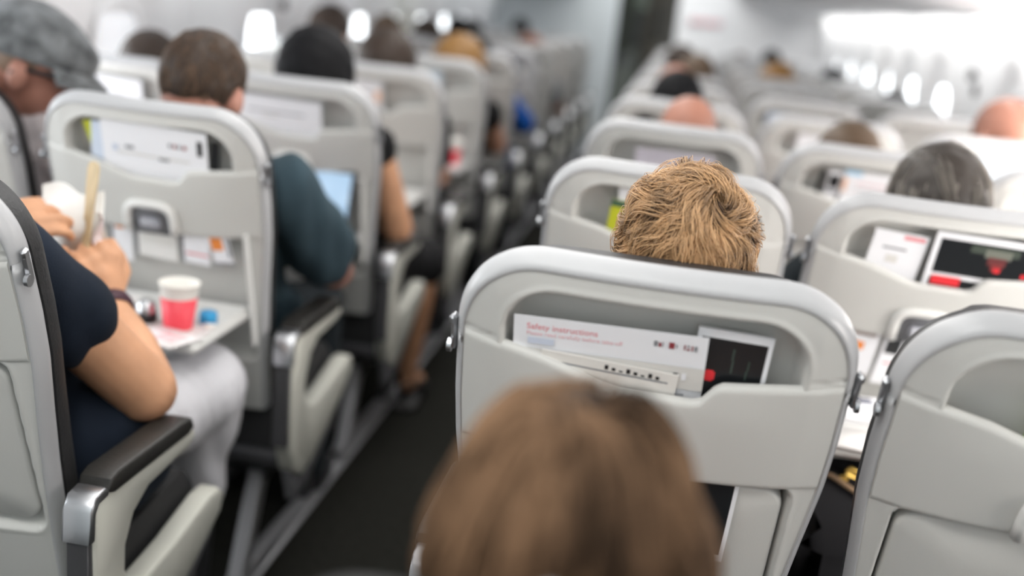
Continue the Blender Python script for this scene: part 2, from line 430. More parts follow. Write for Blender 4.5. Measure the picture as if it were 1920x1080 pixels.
ROWW = ['in the same row as', 'one row ahead of', 'two rows ahead of', 'three rows ahead of', 'four rows ahead of', 'five rows ahead of', 'six rows ahead of',
        'seven rows ahead of', 'eight rows ahead of', 'nine rows ahead of', 'ten rows ahead of']
def put(src, parent, name=None):
    c = src.copy(); c.parent = parent
    if name: c.name = name
    COL.objects.link(c); return c
def seat(block, col, row, tray=False, label=None):
    x = (XR if block == 'R' else XL)[col]
    t = thing('passenger_seat', (x, row*P, 0), label, 'airplane seat', 'grey airplane passenger seats in rows')
    put(ST['back_shell'], t); put(ST['edge_trim'], t); put(ST['back_cushion'], t)
    pk = put(ST['literature_pocket'], t)
    if tray:
        put(ST['tray_down'], t); put(ST['tray_bar'], t)
        for a in ST['tray_arm']: put(a, t)
    else:
        put(ST['tray_folded'], t)
    if row in (0, 1, 2):
        lf = put(ST['latch_frame'], t)
        put(ST['latch_well'], t); put(ST['latch'], t)
    for h in ST['hinge']: put(h, t)
    put(ST['seat_cushion'], t); put(ST['seat_frame'], t)
    if col == 0:
        for a in (ARMR if block == 'R' else ARML): put(a, t)
    return t
COLN = {('R', 0): 'right of the aisle', ('R', 1): 'second from the aisle on the right', ('R', 2): 'by the right wall',
        ('L', 0): 'left of the aisle', ('L', 1): 'second from the aisle on the left', ('L', 2): 'by the left wall'}
SEATS = {}
special = {
 ('R', 0, 0): 'light grey sharply focused seat back right of the aisle, below the golden blonde hair',
 ('R', 1, 0): 'light grey seat back cut off at the lower right corner beside the blonde woman',
 ('L', 0, 0): 'grey seat cut off at the lower left edge, holding the person in white trousers',
 ('L', 0, 1): 'grey seat with lowered tray carrying the red cup, behind the teal shirt',
 ('L', 1, 1): 'seat at the far left edge with a dark cushion edge, behind the grey cap',
 ('R', 0, 1): 'grey seat directly in front of the blonde woman with a lime leaflet in its pocket',
 ('R', 1, 1): 'pinkish lit seat with a large dark magazine, ahead of the corner seat',
 ('R', 0, -1): 'grey seat under the brown haired passenger nearest the camera',
}
for row in range(-1, 11):
    for blk in 'RL':
        for c in range(3):
            if row == -1 and (blk, c) != ('R', 0): continue
            if row == 0 and (blk, c) in (('L', 1), ('L', 2), ('R', 2)): continue
            if blk == 'L' and c == 2: continue
            lb = special.get((blk, c, row)) or 'grey seat %s, %s the blonde woman' % (COLN[(blk, c)], ROWW[row])
            tr = (blk, c, row) in (('L', 0, 1), ('L', 0, 2), ('L', 0, 3), ('L', 0, 4), ('R', 1, 1))
            SEATS[(blk, c, row)] = seat(blk, c, row, tr, lb)
def purge(x):
    for o in x:
        if isinstance(o, list): purge(o)
        else: bpy.data.objects.remove(o)
purge(list(ST.values())); purge([ARMR, ARML])
def S(blk, c, row, u, v, d):
    p = sp(u, v, d); return Vector(((XR if blk == 'R' else XL)[c]+float(p[0]), row*P+float(p[1]), float(p[2])))

# ------------------------------------------------------------------ cabin
XWL, XWR = -1.81, 1.20
Y0, Y1 = -1.75, 9.4
def wallx(z, sgn):
    z = np.asarray(z, float)
    off = np.interp(z, [0, .3, .7, 1.05, 1.3, 1.5, 1.75, 2.0, 2.2], [.10, .03, .0, .0, .03, .08, .2, .36, .5])
    return (XWR-off) if sgn > 0 else (XWL+off)
WINL = [(-.10, 0), (.70, 0), (1.45, 1), (2.36, 2), (3.60, 0), (4.35, 0), (5.10, 0), (5.85, 0), (6.60, 0), (7.35, 0), (8.12, 0)]
WINR = [(.35, 0), (1.14, 0), (1.93, 0), (2.72, 0), (3.30, 1), (4.55, 0), (5.3, 0), (6.0, 0), (6.8, 0), (7.6, 0), (8.4, 0)]
WZ = 1.02
def build_wall(side, wins, name):
    sgn = 1 if side == 'R' else -1
    ys = np.linspace(Y0, Y1, 560); zs = np.linspace(0, 2.15, 110)
    YY, ZZ = np.meshgrid(ys, zs)
    XX = wallx(ZZ, sgn)
    rec = np.zeros_like(XX)
    for wy, _ in wins:
        q = np.hypot((YY-wy)/.22, (ZZ-WZ)/.27)
        rec = np.maximum(rec, ss(-q, -1.25, -.82))
    edges = [w[0]+.42 for w in wins]
    rib = np.zeros_like(XX)
    for e in edges: rib = np.maximum(rib, np.exp(-((YY-e)/.05)**2)); 
    XX = XX+sgn*rec*.045-sgn*rib*.018
    for e in edges: XX = XX+sgn*.008*np.clip(1-np.abs(YY-e)/.012, 0, 1)
    G = np.stack([XX, YY, ZZ], -1)
    o = gridmesh(name, G, WALLM, flip=(sgn < 0)); struct(o)
    for i, (wy, shade) in enumerate(wins):
        n = bpy.data.objects.new('window_%d' % (i+1+(0 if side == 'L' else len(WINL))), None); COL.objects.link(n); struct(n)
        xw = float(wallx(WZ, sgn))+sgn*.026; n.location = (xw, wy, WZ)
        def oval(k, a, b): 
            an = 2*math.pi*k/36; c, s_ = math.cos(an), math.sin(an)
            return (math.copysign(abs(c)**.75, c)*a, math.copysign(abs(s_)**.75, s_)*b)
        ring = [(.170, .215, 0.0), (.165, .210, -sgn*.008), (.150, .195, -sgn*.008), (.146, .190, 0), (.146, .190, sgn*.02)]
        V = [(x, *oval(k, a, b)) for a, b, x in ring for k in range(36)]
        F = [(r_*36+k, r_*36+(k+1) % 36, (r_+1)*36+(k+1) % 36, (r_+1)*36+k) for r_ in range(4) for k in range(36)]
        mk('window_frame', V, F, WALLM, n)
        V = [(0, 0, 0)]+[(0, *oval(k, .148, .192)) for k in range(36)]
        F = [(0, 1+k, 1+(k+1) % 36) for k in range(36)]
        if shade == 1: mk('window_shade', np.array(V)+[sgn*.004, 0, 0], F, mat('shade_white', (.72, .73, .74), .6), n)
        elif shade == 2: mk('window_shade', np.array(V)+[sgn*.004, 0, 0], F, mat('glowing_shade', (.85, .87, .9), .6, emit=(.95, .97, 1), estr=.18), n)  # glow put into this shade stands in for window light on the panel
        else: mk('window_pane', np.array(V)+[sgn*.004, 0, 0], F, mat('daylight_pane', (.9, .95, 1), .3, emit=(.93, .97, 1), estr=3.4), n)
build_wall('L', WINL, 'wall_left'); build_wall('R', WINR, 'wall_right')
fl = MB().box((-.305, 5.0, -.01), (3.06, 13.6, .02)).obj('floor', CARPET, smooth=False); struct(fl)
for k, x in enumerate((XL[0]+.134, XR[0]-.128)):
    b = MB(); b.box((x, 4.2, .004), (.030, 10.6, .008), None, .002); b.box((x, 4.2, .0095), (.008, 10.6, .003))
    struct(b.obj('trim_%d' % (k+1), ALU))
ce = MB().box((-.305, 5.0, 2.19), (3.06, 13.6, .04)).obj('ceiling', CEILM, smooth=False); struct(ce)
bk = MB().box((-.305, Y0-.02, 1.1), (3.06, .04, 2.2)).obj('wall_back', BULK, smooth=False); struct(bk)
# bulkheads at the front and the galley behind them
b = MB(); b.box(((-1.81-.66)/2-.02, Y1+.025, 1.075), (1.15+.04, .05, 2.15), None, .008); struct(auto(b.obj('wall_front_left', BULK)))
b = MB(); b.box(((1.2-.12)/2+.02, Y1+.025, 1.075), (1.32+.04, .05, 2.15), None, .008); struct(auto(b.obj('wall_front_right', mat('bulkhead_white', (.88, .89, .90), .45, .3))))
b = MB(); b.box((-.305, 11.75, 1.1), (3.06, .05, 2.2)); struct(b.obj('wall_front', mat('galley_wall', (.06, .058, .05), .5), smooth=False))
g = thing('galley_cupboard', (-.30, 10.6, 0), 'dark brown galley cupboard seen through the doorway, right side', 'cupboard')
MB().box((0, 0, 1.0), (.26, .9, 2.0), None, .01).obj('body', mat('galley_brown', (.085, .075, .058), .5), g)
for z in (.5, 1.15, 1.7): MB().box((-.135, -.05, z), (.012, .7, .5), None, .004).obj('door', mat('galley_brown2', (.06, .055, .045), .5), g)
MB().box((.0, -.455, 1.28), (.06, .01, .36), None, .004).obj('panel', DARKP, g)
g = thing('galley_trolley', (-.62, 10.3, 0), 'grey green galley trolley seen through the doorway, left side', 'trolley')
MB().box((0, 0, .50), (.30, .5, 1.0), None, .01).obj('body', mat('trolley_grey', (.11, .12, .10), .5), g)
MB().box((0, -.26, .90), (.22, .012, .05), None, .004).obj('handle', DARKMETAL, g)
g = thing('folding_curtain', (-.60, 9.62, 0), 'dark green folded curtain hanging beside the left bulkhead', 'curtain')
b = MB(); pts = []
for k in range(29): pts.append((-.05+.11*k/28, .018*math.sin(k*1.1)))
V = [(x, y, z) for z in (.95, 2.1) for x, y in pts]; n = len(pts)
b.add(V+[(x, y+.004, z) for x, y, z in V], [(k, k+1, n+k+1, n+k) for k in range(n-1)]+[(2*n+k, 3*n+k, 3*n+k+1, 2*n+k+1) for k in range(n-1)])
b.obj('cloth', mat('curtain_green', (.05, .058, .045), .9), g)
# small greenish panel high up in the galley
g = thing('galley_screen', (-.56, 11.70, 1.52), 'small greenish panel high up in the dark galley doorway', 'panel')
MB().box((0, 0, 0), (.16, .03, .26), None, .02).obj('frame', mat('galley_green', (.28, .31, .24), .5), g)
# overhead bins
def bins(side):
    sgn = 1 if side == 'R' else -1
    def X(a): return AISLE+sgn*(a-(0 if sgn > 0 else .40))
    for i in range(9):
        y0 = -.9+i*1.145; y1 = y0+1.135
        t = thing('overhead_bin', (X(1.2), (y0+y1)/2, 1.55), 'white overhead bin above the %s seats, %s' % ('right' if sgn > 0 else 'left',
                  'number %d counted from the bulkhead' % (9-i) if False else ['behind the camera', 'beside the camera', 'over the nearest seats', 'fourth from the back', 'fifth from the back',
                  'midway along the cabin', 'third from the bulkhead', 'second from the bulkhead', 'nearest the bulkhead'][i]), 'overhead bin', 'white overhead bins along the cabin')
        prof = [(1.62, 1.50), (1.45, 1.485), (1.10, 1.530), (.92, 1.560), (.86, 1.585), (.84, 1.65), (.86, 1.80), (.92, 1.95), (1.02, 2.06), (1.45, 2.12), (1.62, 2.1)]
        poly = [(-y0, 0)]
        n = len(prof); V = []
        cx, cz = X(1.2), 1.55; cy = (y0+y1)/2
        for y in (y0, y0+.004, y1-.004, y1):
            ins = .004 if y in (y0, y1) else 0
            for a, z in prof: V.append((X(a+ins)-cx, y-cy, z+ins*.5-cz))
        F = [(r_*n+k, r_*n+(k+1) % n, (r_+1)*n+(k+1) % n, (r_+1)*n+k) for r_ in range(3) for k in range(n)]
        F += [tuple(range(n)), tuple(3*n+k for k in range(n))]
        auto(mk('bin_body', V, F, BINM, t), 30)
        b = MB(); b.box((X(.845)-cx, 0, 1.66-cz), (.018, .16, .03), None, .005); b.obj('handle', ALU, t)
bins('R'); bins('L')
PSUY = [1.55, 2.35, 3.10, 3.70, 4.75, 6.20, 7.10, 8.0]
for i, y in enumerate(PSUY):
    t = thing('reading_light_panel', (1.00, y, 1.500), 'dark slotted service panel under the right overhead bins, %s' % ['outside the frame edge', 'second nearest', 'third nearest', 'rightmost dark slot in view',
              'second dark slot from the right', 'third dark slot from the right', 'fourth slot from the right', 'farthest slot from the camera'][i], 'service panel', 'service panels under the right bins')
    MB().box((0, 0, .012), (.16, .46, .020), None, .006).obj('panel', mat('psu_grey', (.62, .64, .67), .4), t)
    MB().box((.03, 0, -.004), (.07, .24, .016), None, .004).obj('slot', mat('slot_dark', (.03, .05, .045), .4), t)
    for s_ in (-.19, .19): MB().lathe([(0, -.006), (.014, -.006), (.018, .0), (.018, .006)], (.02, s_, 0), 14).obj('air_nozzle', mat('nozzle', (.25, .22, .35), .4), t)
for (x, y, z, sg, lb) in ((1.17, 3.80, 1.262, 1, 'upper of the two dark round hooks on the right wall'), (1.185, 3.74, 1.205, 1, 'lower of the two dark round hooks on the right wall'),
                      (-1.775, 3.66, 1.225, -1, 'dark coat hook on the left wall above a window')):
    t = MB().lathe([(.001, 0), (.010, 0), (.012, .008), (.024, .014), (.026, .024), (.018, .032), (.001, .034)], (0, 0, 0), 16, 0, (0, R(-90*sg), 0)).obj('coat_hook', mat('hook_dark', (.05, .05, .055), .4))
    t.location = (x-.0*sg, y, z); tag(t, lb, 'hook', 'coat hooks on the side walls')
# writing on the right bulkhead: a short reddish line, not legible in the photo
t = thing('bulkhead_sign', (.15, Y1-.006, 1.335), 'pale red lettered sign on the white bulkhead right of the doorway', 'sign')
MB().box((0, .002, 0), (.34, .004, .10), None, .001).obj('plate', mat('sign_white', (.80, .80, .82), .5), t)
b = MB(); x = -.145
for k in range(9):
    w_ = [.03, .024, .026, .014, .028, .024, .03, .02, .026][k]
    b.box((x+w_/2, -.002, 0), (w_*.75, .003, .045 if k else .055)); x += w_+.006
b.obj('lettering', PALERED, t)

# ------------------------------------------------------------------ people
def eul(yaw=0, pitch=0, roll=0):
    """yaw about z (positive turns left), pitch nods down, roll tilts"""
    return np.array((Matrix.Rotation(R(yaw), 3, 'Z') @ Matrix.Rotation(R(-pitch), 3, 'X') @ Matrix.Rotation(R(roll), 3, 'Y')))
def blob(name, prims, voxel, m, parent=None, smooth=6, noise=None):
    """prims: ('c', p0, r0, p1, r1) tapered limb pieces and ('e', centre, radii, rot); fused into one continuous surface"""
    b = MB()
    for q in prims:
        if q[0] == 'c':
            p0, r0_, p1, r1 = Vector(q[1]), q[2], Vector(q[3]), q[4]
            ax = (p1-p0); L = max(ax.length, 1e-4); ax = ax/L
            pts = []; rs = []
            for k in range(5): a = math.pi/2*(1-k/4); pts.append(p0-ax*r0_*math.sin(a)); rs.append(max(r0_*math.cos(a), 1e-4))
            for k in range(5): a = math.pi/2*(k/4); pts.append(p1+ax*r1*math.sin(a)); rs.append(max(r1*math.cos(a), 1e-4))
            b.tube(pts, rs, 18)
        else: b.ell(q[1], q[2], q[3] if len(q) > 3 else None, 24, 16)
    o = b.obj(name+'_tmp', m)
    md = o.modifiers.new('r', 'REMESH'); md.mode = 'VOXEL'; md.voxel_size = voxel; md.use_smooth_shade = True
    md = o.modifiers.new('s', 'SMOOTH'); md.factor = .5; md.iterations = smooth
    dg = bpy.context.evaluated_depsgraph_get()
    me = bpy.data.meshes.new_from_object(o.evaluated_get(dg)); me.name = name
    bpy.data.objects.remove(o)
    me.materials.clear(); me.materials.append(m)
    if noise is not None:
        co = np.empty(len(me.vertices)*3); me.vertices.foreach_get('co', co); co = co.reshape(-1, 3)
        no = np.empty(len(me.vertices)*3); me.vertices.foreach_get('normal', no); no = no.reshape(-1, 3)
        co = co+no*noise(co)[:, None]; me.vertices.foreach_set('co', co.ravel())
    me.polygons.foreach_set('use_smooth', np.ones(len(me.polygons), dtype=bool)); me.update()
    r = bpy.data.objects.new(name, me); COL.objects.link(r)
    if parent is not None: r.parent = parent
    return r
def wr(amp, f, ph=0, d=(1, .3, .2)):
    d = np.array(d)
    def fn(c):
        a = c@d*f
        return amp*(np.sin(a+ph+1.7*np.sin(c[:, 2]*f*.4))+.5*np.sin(2.3*a+c[:, 1]*f*.9+2))
    return fn
def head_prims(c, Rm, s=1.0, nose=True, neck=True, face=True):
    T = lambda x, y, z: tuple(np.array(c)+s*(Rm@np.array((x, y, z))))
    p = [('e', c, (.074*s, .092*s, .087*s), Rm)]
    p += [('e', T(0, .030, -.050), (.060*s, .062*s, .075*s), Rm), ('e', T(0, .060, -.105), (.030*s, .028*s, .022*s), Rm),
          ('e', T(0, -.030, -.035), (.064*s, .060*s, .070*s), Rm)]
    if face:
        p += [('c', T(0, .093, -.025), .008*s, T(0, .113, -.058), .012*s), ('c', T(-.03, .084, -.012), .011*s, T(.03, .084, -.012), .011*s),
              ('c', T(-.018, .090, -.086), .007*s, T(.018, .090, -.086), .007*s)]
    for sx in (-1, 1): p.append(('e', T(sx*.077, -.006, -.038), (.010*s, .019*s, .031*s), Rm@eul(sx*-18)))
    return p
def scalp_mask(D, style, nape=None):
    """D unit directions in head space; 1 where hair grows"""
    x, y, z = D[:, 0], D[:, 1], D[:, 2]
    face = ss(y-.10-.25*z, .05, .35)*ss(-z, -.62, -.45)
    nape = {'short': -.62, 'bob': -1.1, 'long': -2}[style] if nape is None else nape
    low = ss(-z, -nape-.05, -nape+.12)
    ear = ss(np.abs(x), .80, .92)*ss(-z, .12, .3)*ss(y, -.25, -.1)
    return np.clip(1-face, 0, 1)*(1-low)*(1-ear*(style == 'short'))
def hair_cap(c, Rm, s, m, style='short', th=.010, parent=None, bumpf=40, bump=.0015, drop=0, wide=0):
    n, k = 44, 56
    th_ = np.linspace(0, math.pi, n)[:, None]; ph = np.linspace(0, 2*math.pi, k, endpoint=False)[None, :]
    D = np.stack([np.sin(th_)*np.cos(ph), np.sin(th_)*np.sin(ph), np.cos(th_)+0*ph], -1).reshape(-1, 3)
    mk_ = scalp_mask(D, style)
    t = -.010+(th+.010)*ss(mk_, .05, .7)
    t = t+bump*(np.sin(D[:, 0]*bumpf+3*np.sin(D[:, 2]*9))+np.sin(D[:, 1]*bumpf*.8+D[:, 2]*13))*mk_
    ax = np.array((.074, .094, .089))
    Pn = D*(ax+t[:, None])
    Pn[:, 2] -= drop*ss(-D[:, 2], .0, .9)*mk_; Pn[:, 0] *= 1+wide*ss(-D[:, 2], -.3, .6)
    V = np.array(c)+s*(Pn@Rm.T)
    F = [(i*k+j, (i+1)*k+j, (i+1)*k+(j+1) % k, i*k+(j+1) % k) for i in range(n-1) for j in range(k)]
    return mk('hair', V, F, m, parent)
def strands(c, Rm, s, m, parent, count=4000, guides=300, length=.09, th=.016, whorl=(.2, -.5, .8), style='short', width=.0011,
            steps=9, grav=.5, swirl=.3, jit=.35, clump=.75, seed=1, wave=.25, lift=.5, flowfn=None, bun=None, name='hair', zlow=None, nape=None, wide=0):
    rg = np.random.default_rng(seed)
    ax = np.array((.074, .094, .089))
    def samp(n):
        D = rg.normal(size=(n*5, 3)); D /= np.linalg.norm(D, axis=1)[:, None]
        k = scalp_mask(D, style, nape) > rg.random(len(D))*.6+.2
        if zlow is not None: k &= D[:, 2] > zlow
        D = D[k]
        return D[:n]
    Wd = np.array(whorl, float); Wd /= np.linalg.norm(Wd)
    G = samp(guides); gr = rg.random((guides, 4)); 
    def flow(D, r):
        away = D-Wd; away -= D*(away*D).sum(1)[:, None]; an = np.linalg.norm(away, axis=1)[:, None]+1e-6; away /= an
        g = np.array([0, 0, -1.])-D*(-D[:, 2:3]); 
        sw = np.cross(D, away)
        near = np.exp(-((D-Wd)**2).sum(1)/.35)[:, None]
        f = away*1.0+g*grav+sw*swirl*near*2
        if flowfn is not None: f = flowfn(D, f)
        a = (r[:, 0:1]-.5)*2*jit
        f = f+np.cross(D, f)*a
        f -= D*(f*D).sum(1)[:, None]
        return f/(np.linalg.norm(f, axis=1)[:, None]+1e-6)
    def trace(D, r, L):
        out = [D]; st = (L/.088/(steps-1))[:, None]
        for i in range(steps-1):
            f = flow(D, r); ph = r[:, 1:2]*6.28
            f = f+np.cross(D, f)*wave*np.sin(i*.9+ph)
            D = D+f*st; D = D/np.linalg.norm(D, axis=1)[:, None]; out.append(D)
        return np.stack(out, 1)
    Lg = length*(.7+.6*gr[:, 2]); PG = trace(G, gr, Lg)
    D = samp(count); n = len(D); r = rg.random((n, 4))
    gi = np.argmax(D@G.T+rg.normal(scale=.002, size=(n, guides)), 1)
    r[:, 0] = gr[gi, 0]*.7+r[:, 0]*.3; r[:, 1] = gr[gi, 1]
    L = Lg[gi]*(.8+.3*r[:, 2]); PT = trace(D, r, L)
    t = np.linspace(0, 1, steps)[None, :, None]
    wq = clump*t**.8
    Dp = PT*(1-wq)+(PG[gi]+(D-G[gi])[:, None]*.35)*wq
    Dp /= np.linalg.norm(Dp, axis=2)[:, :, None]
    layer = (.25+.75*gr[gi, 3])*.55+.45*r[:, 3]
    h = th*(layer[:, None, None]*(lift*np.sin(math.pi*np.clip(t, 0, 1)**.7)+(1-lift)*np.minimum(t*4, 1)))+.0015
    Pp = Dp*(ax+h)
    Pp += .0012*np.sin(t*14+r[:, None, 0:1]*20)*np.stack([r[:, 1]-.5, r[:, 2]-.5, r[:, 3]-.5], -1)[:, None]
    Pp[:, :, 0] *= 1+wide*ss(-Dp[:, :, 2], -.5, .6)
    Pw = np.array(c)+s*(Pp@Rm.T); Nn = Dp@Rm.T
    Tn = np.gradient(Pw, axis=1); Tn /= np.linalg.norm(Tn, axis=2)[:, :, None]+1e-9
    Sd = np.cross(Tn, Nn); Sd /= np.linalg.norm(Sd, axis=2)[:, :, None]+1e-9
    wv = width*(1-.75*t**3)*(.7+.6*r[:, None, 2:3])
    A = Pw+Sd*wv*.5; B_ = Pw-Sd*wv*.5; C_ = Pw+Nn*wv*.45
    V = np.stack([A, C_, B_], 2).reshape(-1, 3)
    base = (np.arange(n)[:, None]*steps+np.arange(steps-1)[None, :]).ravel()*3
    q = np.concatenate([np.stack([base+a, base+b2, base+b2+3, base+a+3], 1) for a, b2 in ((0, 1), (1, 2), (2, 0))])
    me = bpy.data.meshes.new(name); me.vertices.add(len(V)); me.vertices.foreach_set('co', V.ravel())
    me.loops.add(len(q)*4); me.loops.foreach_set('vertex_index', q.ravel().astype(np.int32))
    me.polygons.add(len(q)); me.polygons.foreach_set('loop_start', np.arange(len(q), dtype=np.int32)*4)
    me.polygons.foreach_set('use_smooth', np.ones(len(q), dtype=bool))
    me.materials.append(m); me.update(calc_edges=True)
    at = me.attributes.new('strand', 'FLOAT', 'POINT')
    val = np.clip(.5+.55*(gr[gi, 2]-.5)+.5*(r[:, 3]-.5)+.25*(layer-.5), 0, 1)[:, None]+np.linspace(-.12, .14, steps)[None, :]
    at.data.foreach_set('value', np.repeat(val.reshape(-1), 3).astype(np.float32))
    o = bpy.data.objects.new(name, me); COL.objects.link(o); o.parent = parent
    return o
def hand(prims, wrist, dirn, palm_n, side=1, curl=35, spread=4, s=1.0, thumb_in=30):
    """five separate fingers on a palm; dirn points to the fingers, palm_n out of the palm"""
    d = Vector(dirn).normalized(); n = Vector(palm_n); n = (n-d*n.dot(d)).normalized(); x = d.cross(n)*side   # towards the thumb
    w_ = Vector(wrist); k = w_+d*.085*s
    for i, off in enumerate((.030, .010, -.010, -.029)):
        prims.append(('c', w_+x*off*.45*s+d*.012*s, .015*s, k+x*off*s-d*.008*s*abs(i-1), .0115*s))
    prims.append(('c', w_, .021*s, w_+d*.05*s, .021*s))
    for i, (off, ln) in enumerate(((.032, .068), (.011, .076), (-.011, .071), (-.031, .056))):
        p = k+x*off*s-d*.006*s*abs(i-1); a = spread*(1.5-i)
        cu = curl[i] if hasattr(curl, '__len__') else curl
        ang = 0; rr = [.0098, .009, .0082, .0070]
        dd = (d*math.cos(R(a))+x*math.sin(R(a))).normalized()
        for j, fr in enumerate((.46, .30, .24)):
            ang += cu*(.8 if j == 0 else 1.1)
            v = dd*math.cos(R(ang))+n*math.sin(R(ang))
            q = p+v*ln*fr*s; prims.append(('c', tuple(p), rr[j]*s, tuple(q), rr[j+1]*s)); p = q
    p = w_+x*.020*s+d*.022*s; t1 = (d*.62+x*.62+n*.35*thumb_in/30).normalized(); q = p+t1*.042*s
    prims.append(('c', tuple(p), .0145*s, tuple(q), .0115*s))
    t2 = (d*.80+x*.15+n*.55*thumb_in/30).normalized(); q2 = q+t2*.032*s; prims.append(('c', tuple(q), .0112*s, tuple(q2), .0098*s))
    t3 = (d*.85-x*.12+n*.6*thumb_in/30).normalized(); prims.append(('c', tuple(q2), .0098*s, tuple(q2+t3*.024*s), .0080*s))
    return [tuple(q2+t3*.024*s)]

def cloth_mat(name, col, **k): return mat(name, col, .85, .15, bump=.35, bscale=500, sheen=.02, **k)
def person(name, label, cx, row, head, skin, shirt, pants, group=None, hw=.0, arms=None, near=0, yaw=0, pitch=8, roll=0, hs=1.0, top=None, shirtnoise=None,
           sh_w=.165, sleeve=.6, shy=None, extra=None, bulk=1.0, legs=None, pantsnoise=None, sleeve_r=1.0, fine=None):
    """head = (x, y, z of crown) world; seated in column x = cx of the given row"""
    hx, hy, hz = head; row_y = row*P
    voxel = fine or (.005 if near else .010)
    t = thing(name, (cx, row_y+.45, 0), label, 'person', group)
    off = np.array((cx, row_y+.45, 0))
    L = lambda p: tuple(np.array(p, float)-off)
    Rm = eul(yaw, pitch, roll)
    hc = np.array((hx, hy, hz))-Rm@np.array((0, 0, .093*hs))
    shz = hz-.285; sy = (shy if shy is not None else hy+.005)
    hip = np.array((cx, row_y+.455, .585)); ch = np.array(((hx+cx)/2, max(sy+.05, row_y+(1.13-shz+.13)*.346+.105+.132*bulk), shz-.13))
    sx = (hx*.6+cx*.4)
    ls, rs = np.array((sx-sh_w, sy, shz)), np.array((sx+sh_w, sy, shz))
    neck0 = hc+Rm@np.array((0, -.022, -.085))*hs; neck1 = np.array((sx, sy-.01, shz+.03))
    pr = [(a, L(b), c) + ((L(d), e) if a == 'c' else (d,)) for a, b, c, d, e in [(q+(None,)) if len(q) == 4 else q for q in head_prims(tuple(hc), Rm, hs)]]
    pr.append(('c', L(neck0), .052*hs, L(neck1), .060))
    tor = [('c', L(hip), .125*bulk, L(ch), .128*bulk), ('c', L(ch), .125*bulk, L((sx, sy+.015, shz-.035)), .095), ('c', L(ls*.9+rs*.1), .054, L(rs*.9+ls*.1), .054),
           ('c', L(hip-[.07, 0, 0]), .11*bulk, L(hip+[.07, 0, 0]), .11*bulk), ('c', L(ch-[.05, 0, 0]), .11*bulk, L(ch+[.05, 0, 0]), .11*bulk)]
    pr += [(a[0], a[1], a[2]*.9, a[3], a[4]*.9) for a in tor]
    if arms is None:
        arms = [dict(e=(ls[0]-.045, sy+.12, .74), w=(cx-.10, row_y+.62, .70)), dict(e=(rs[0]+.045, sy+.12, .74), w=(cx+.10, row_y+.62, .70))]
    slv = []
    for i, (a, shd) in enumerate(zip(arms, (ls, rs))):
        e = np.array(a['e']); w_ = np.array(a['w']); ar = a.get('r', 1.0)
        pr += [('c', L(shd), .047*ar, L(e), .040*ar), ('c', L(e), .041*ar, L(e*.55+w_*.45), .040*ar), ('c', L(e*.55+w_*.45), .040*ar, L(w_), .0255*ar)]
        hd = a.get('hd', (w_-e)/np.linalg.norm(w_-e)); hn = a.get('hn', (0, 0, -1))
        hp = []; a['tip'] = hand(hp, tuple(w_), tuple(hd), tuple(hn), side=a.get('side', (1 if i == 1 else -1)), curl=a.get('curl', 30), s=a.get('hs', 1.0), thumb_in=a.get('th', 30))
        pr += [(q[0], L(q[1]), q[2], L(q[3]), q[4]) for q in hp]
        se = shd+(e-shd)*sleeve; rr = .056*ar*sleeve_r
        slv.append(('c', L(shd+[0, 0, -.002]), max(.062*max(1, bulk), .047*ar+.013), L(se), max(rr, (.047-.007*sleeve)*ar+.008)))
        if a.get('full'): slv += [('c', L(se), rr, L(e), .052), ('c', L(e), .052, L(w_*.93+e*.07), .036)]
    body = blob('body', pr, voxel, skin, t, 5)
    for sx_ in (-1, 1): MB().ell(L(hc+Rm@np.array((sx_*.030, .079, -.030))*hs), (.0125, .0125, .0125), None, 14, 10).obj('eye', EYEW, t)
    sh = [(a[0], a[1], a[2]*1.06, a[3], a[4]*1.06) for a in tor]+slv
    if extra: sh += [(q[0], L(q[1]), q[2], L(q[3]), q[4]) for q in extra]
    blob('shirt', sh, max(.008, voxel), shirt, t, 6, shirtnoise or wr(.002, 60))
    kn = legs or [dict(k=(cx-.10, row_y+.86, .54), a=(cx-.11, row_y+.80, .10)), dict(k=(cx+.10, row_y+.86, .54), a=(cx+.11, row_y+.80, .10))]
    pp = []; lp = []
    for q, sx_ in zip(kn, (-1, 1)):
        h0 = hip+[sx_*.085, 0, -.01]; k_ = np.array(q['k']); an = np.array(q['a'])
        kr = q.get('kr', .062)
        pp += [('c', L(h0), .090, L(k_), kr)]
        if not q.get('bare'): pp += [('c', L(k_), kr, L(k_*.4+an*.6), .058), ('c', L(k_*.4+an*.6), .056, L(an), .050)]
        else:
            lp += [('c', L(k_), .055, L(k_*.65+an*.35), .052), ('c', L(k_*.65+an*.35), .052, L(an), .030)]
            lp += [('c', L(an), .030, L(an+[0, .02, -.05]), .028), ('c', L(an+[0, .0, -.055]), .027, L(an+[0.01, .13, -.075]), .022)]
    pp.append(('c', L(hip-[.06, 0, .01]), .118, L(hip+[.06, 0, -.01]), .118))
    blob('trousers' if not any(q.get('bare') for q in kn) else 'skirt', pp, max(.008, voxel), pants, t, 6, pantsnoise or wr(.0025, 45, 1, (.3, 1, .6)))
    if lp: blob('bare_legs', lp, .006, skin, t, 4)
    else:
        for q in kn:
            an = np.array(q['a'])
            if q.get('boot'): blob('boot', [('c', L(an+[0, -.01, .03]), .040, L((an[0], an[1]-.03, .10)), .036), ('c', L((an[0], an[1]-.03, .05)), .042, L((an[0], an[1]+.10, .035)), .032)], .008, mat('dark_shoes', (.02, .02, .022), .5), t, 3)
            else: MB().ell(L(an+[0, .05, -.055]), (.045, .13, .045), None, 16, 10).obj('shoe', mat('dark_shoes', (.02, .02, .022), .5), t)
    return t, hc, Rm, L, arms

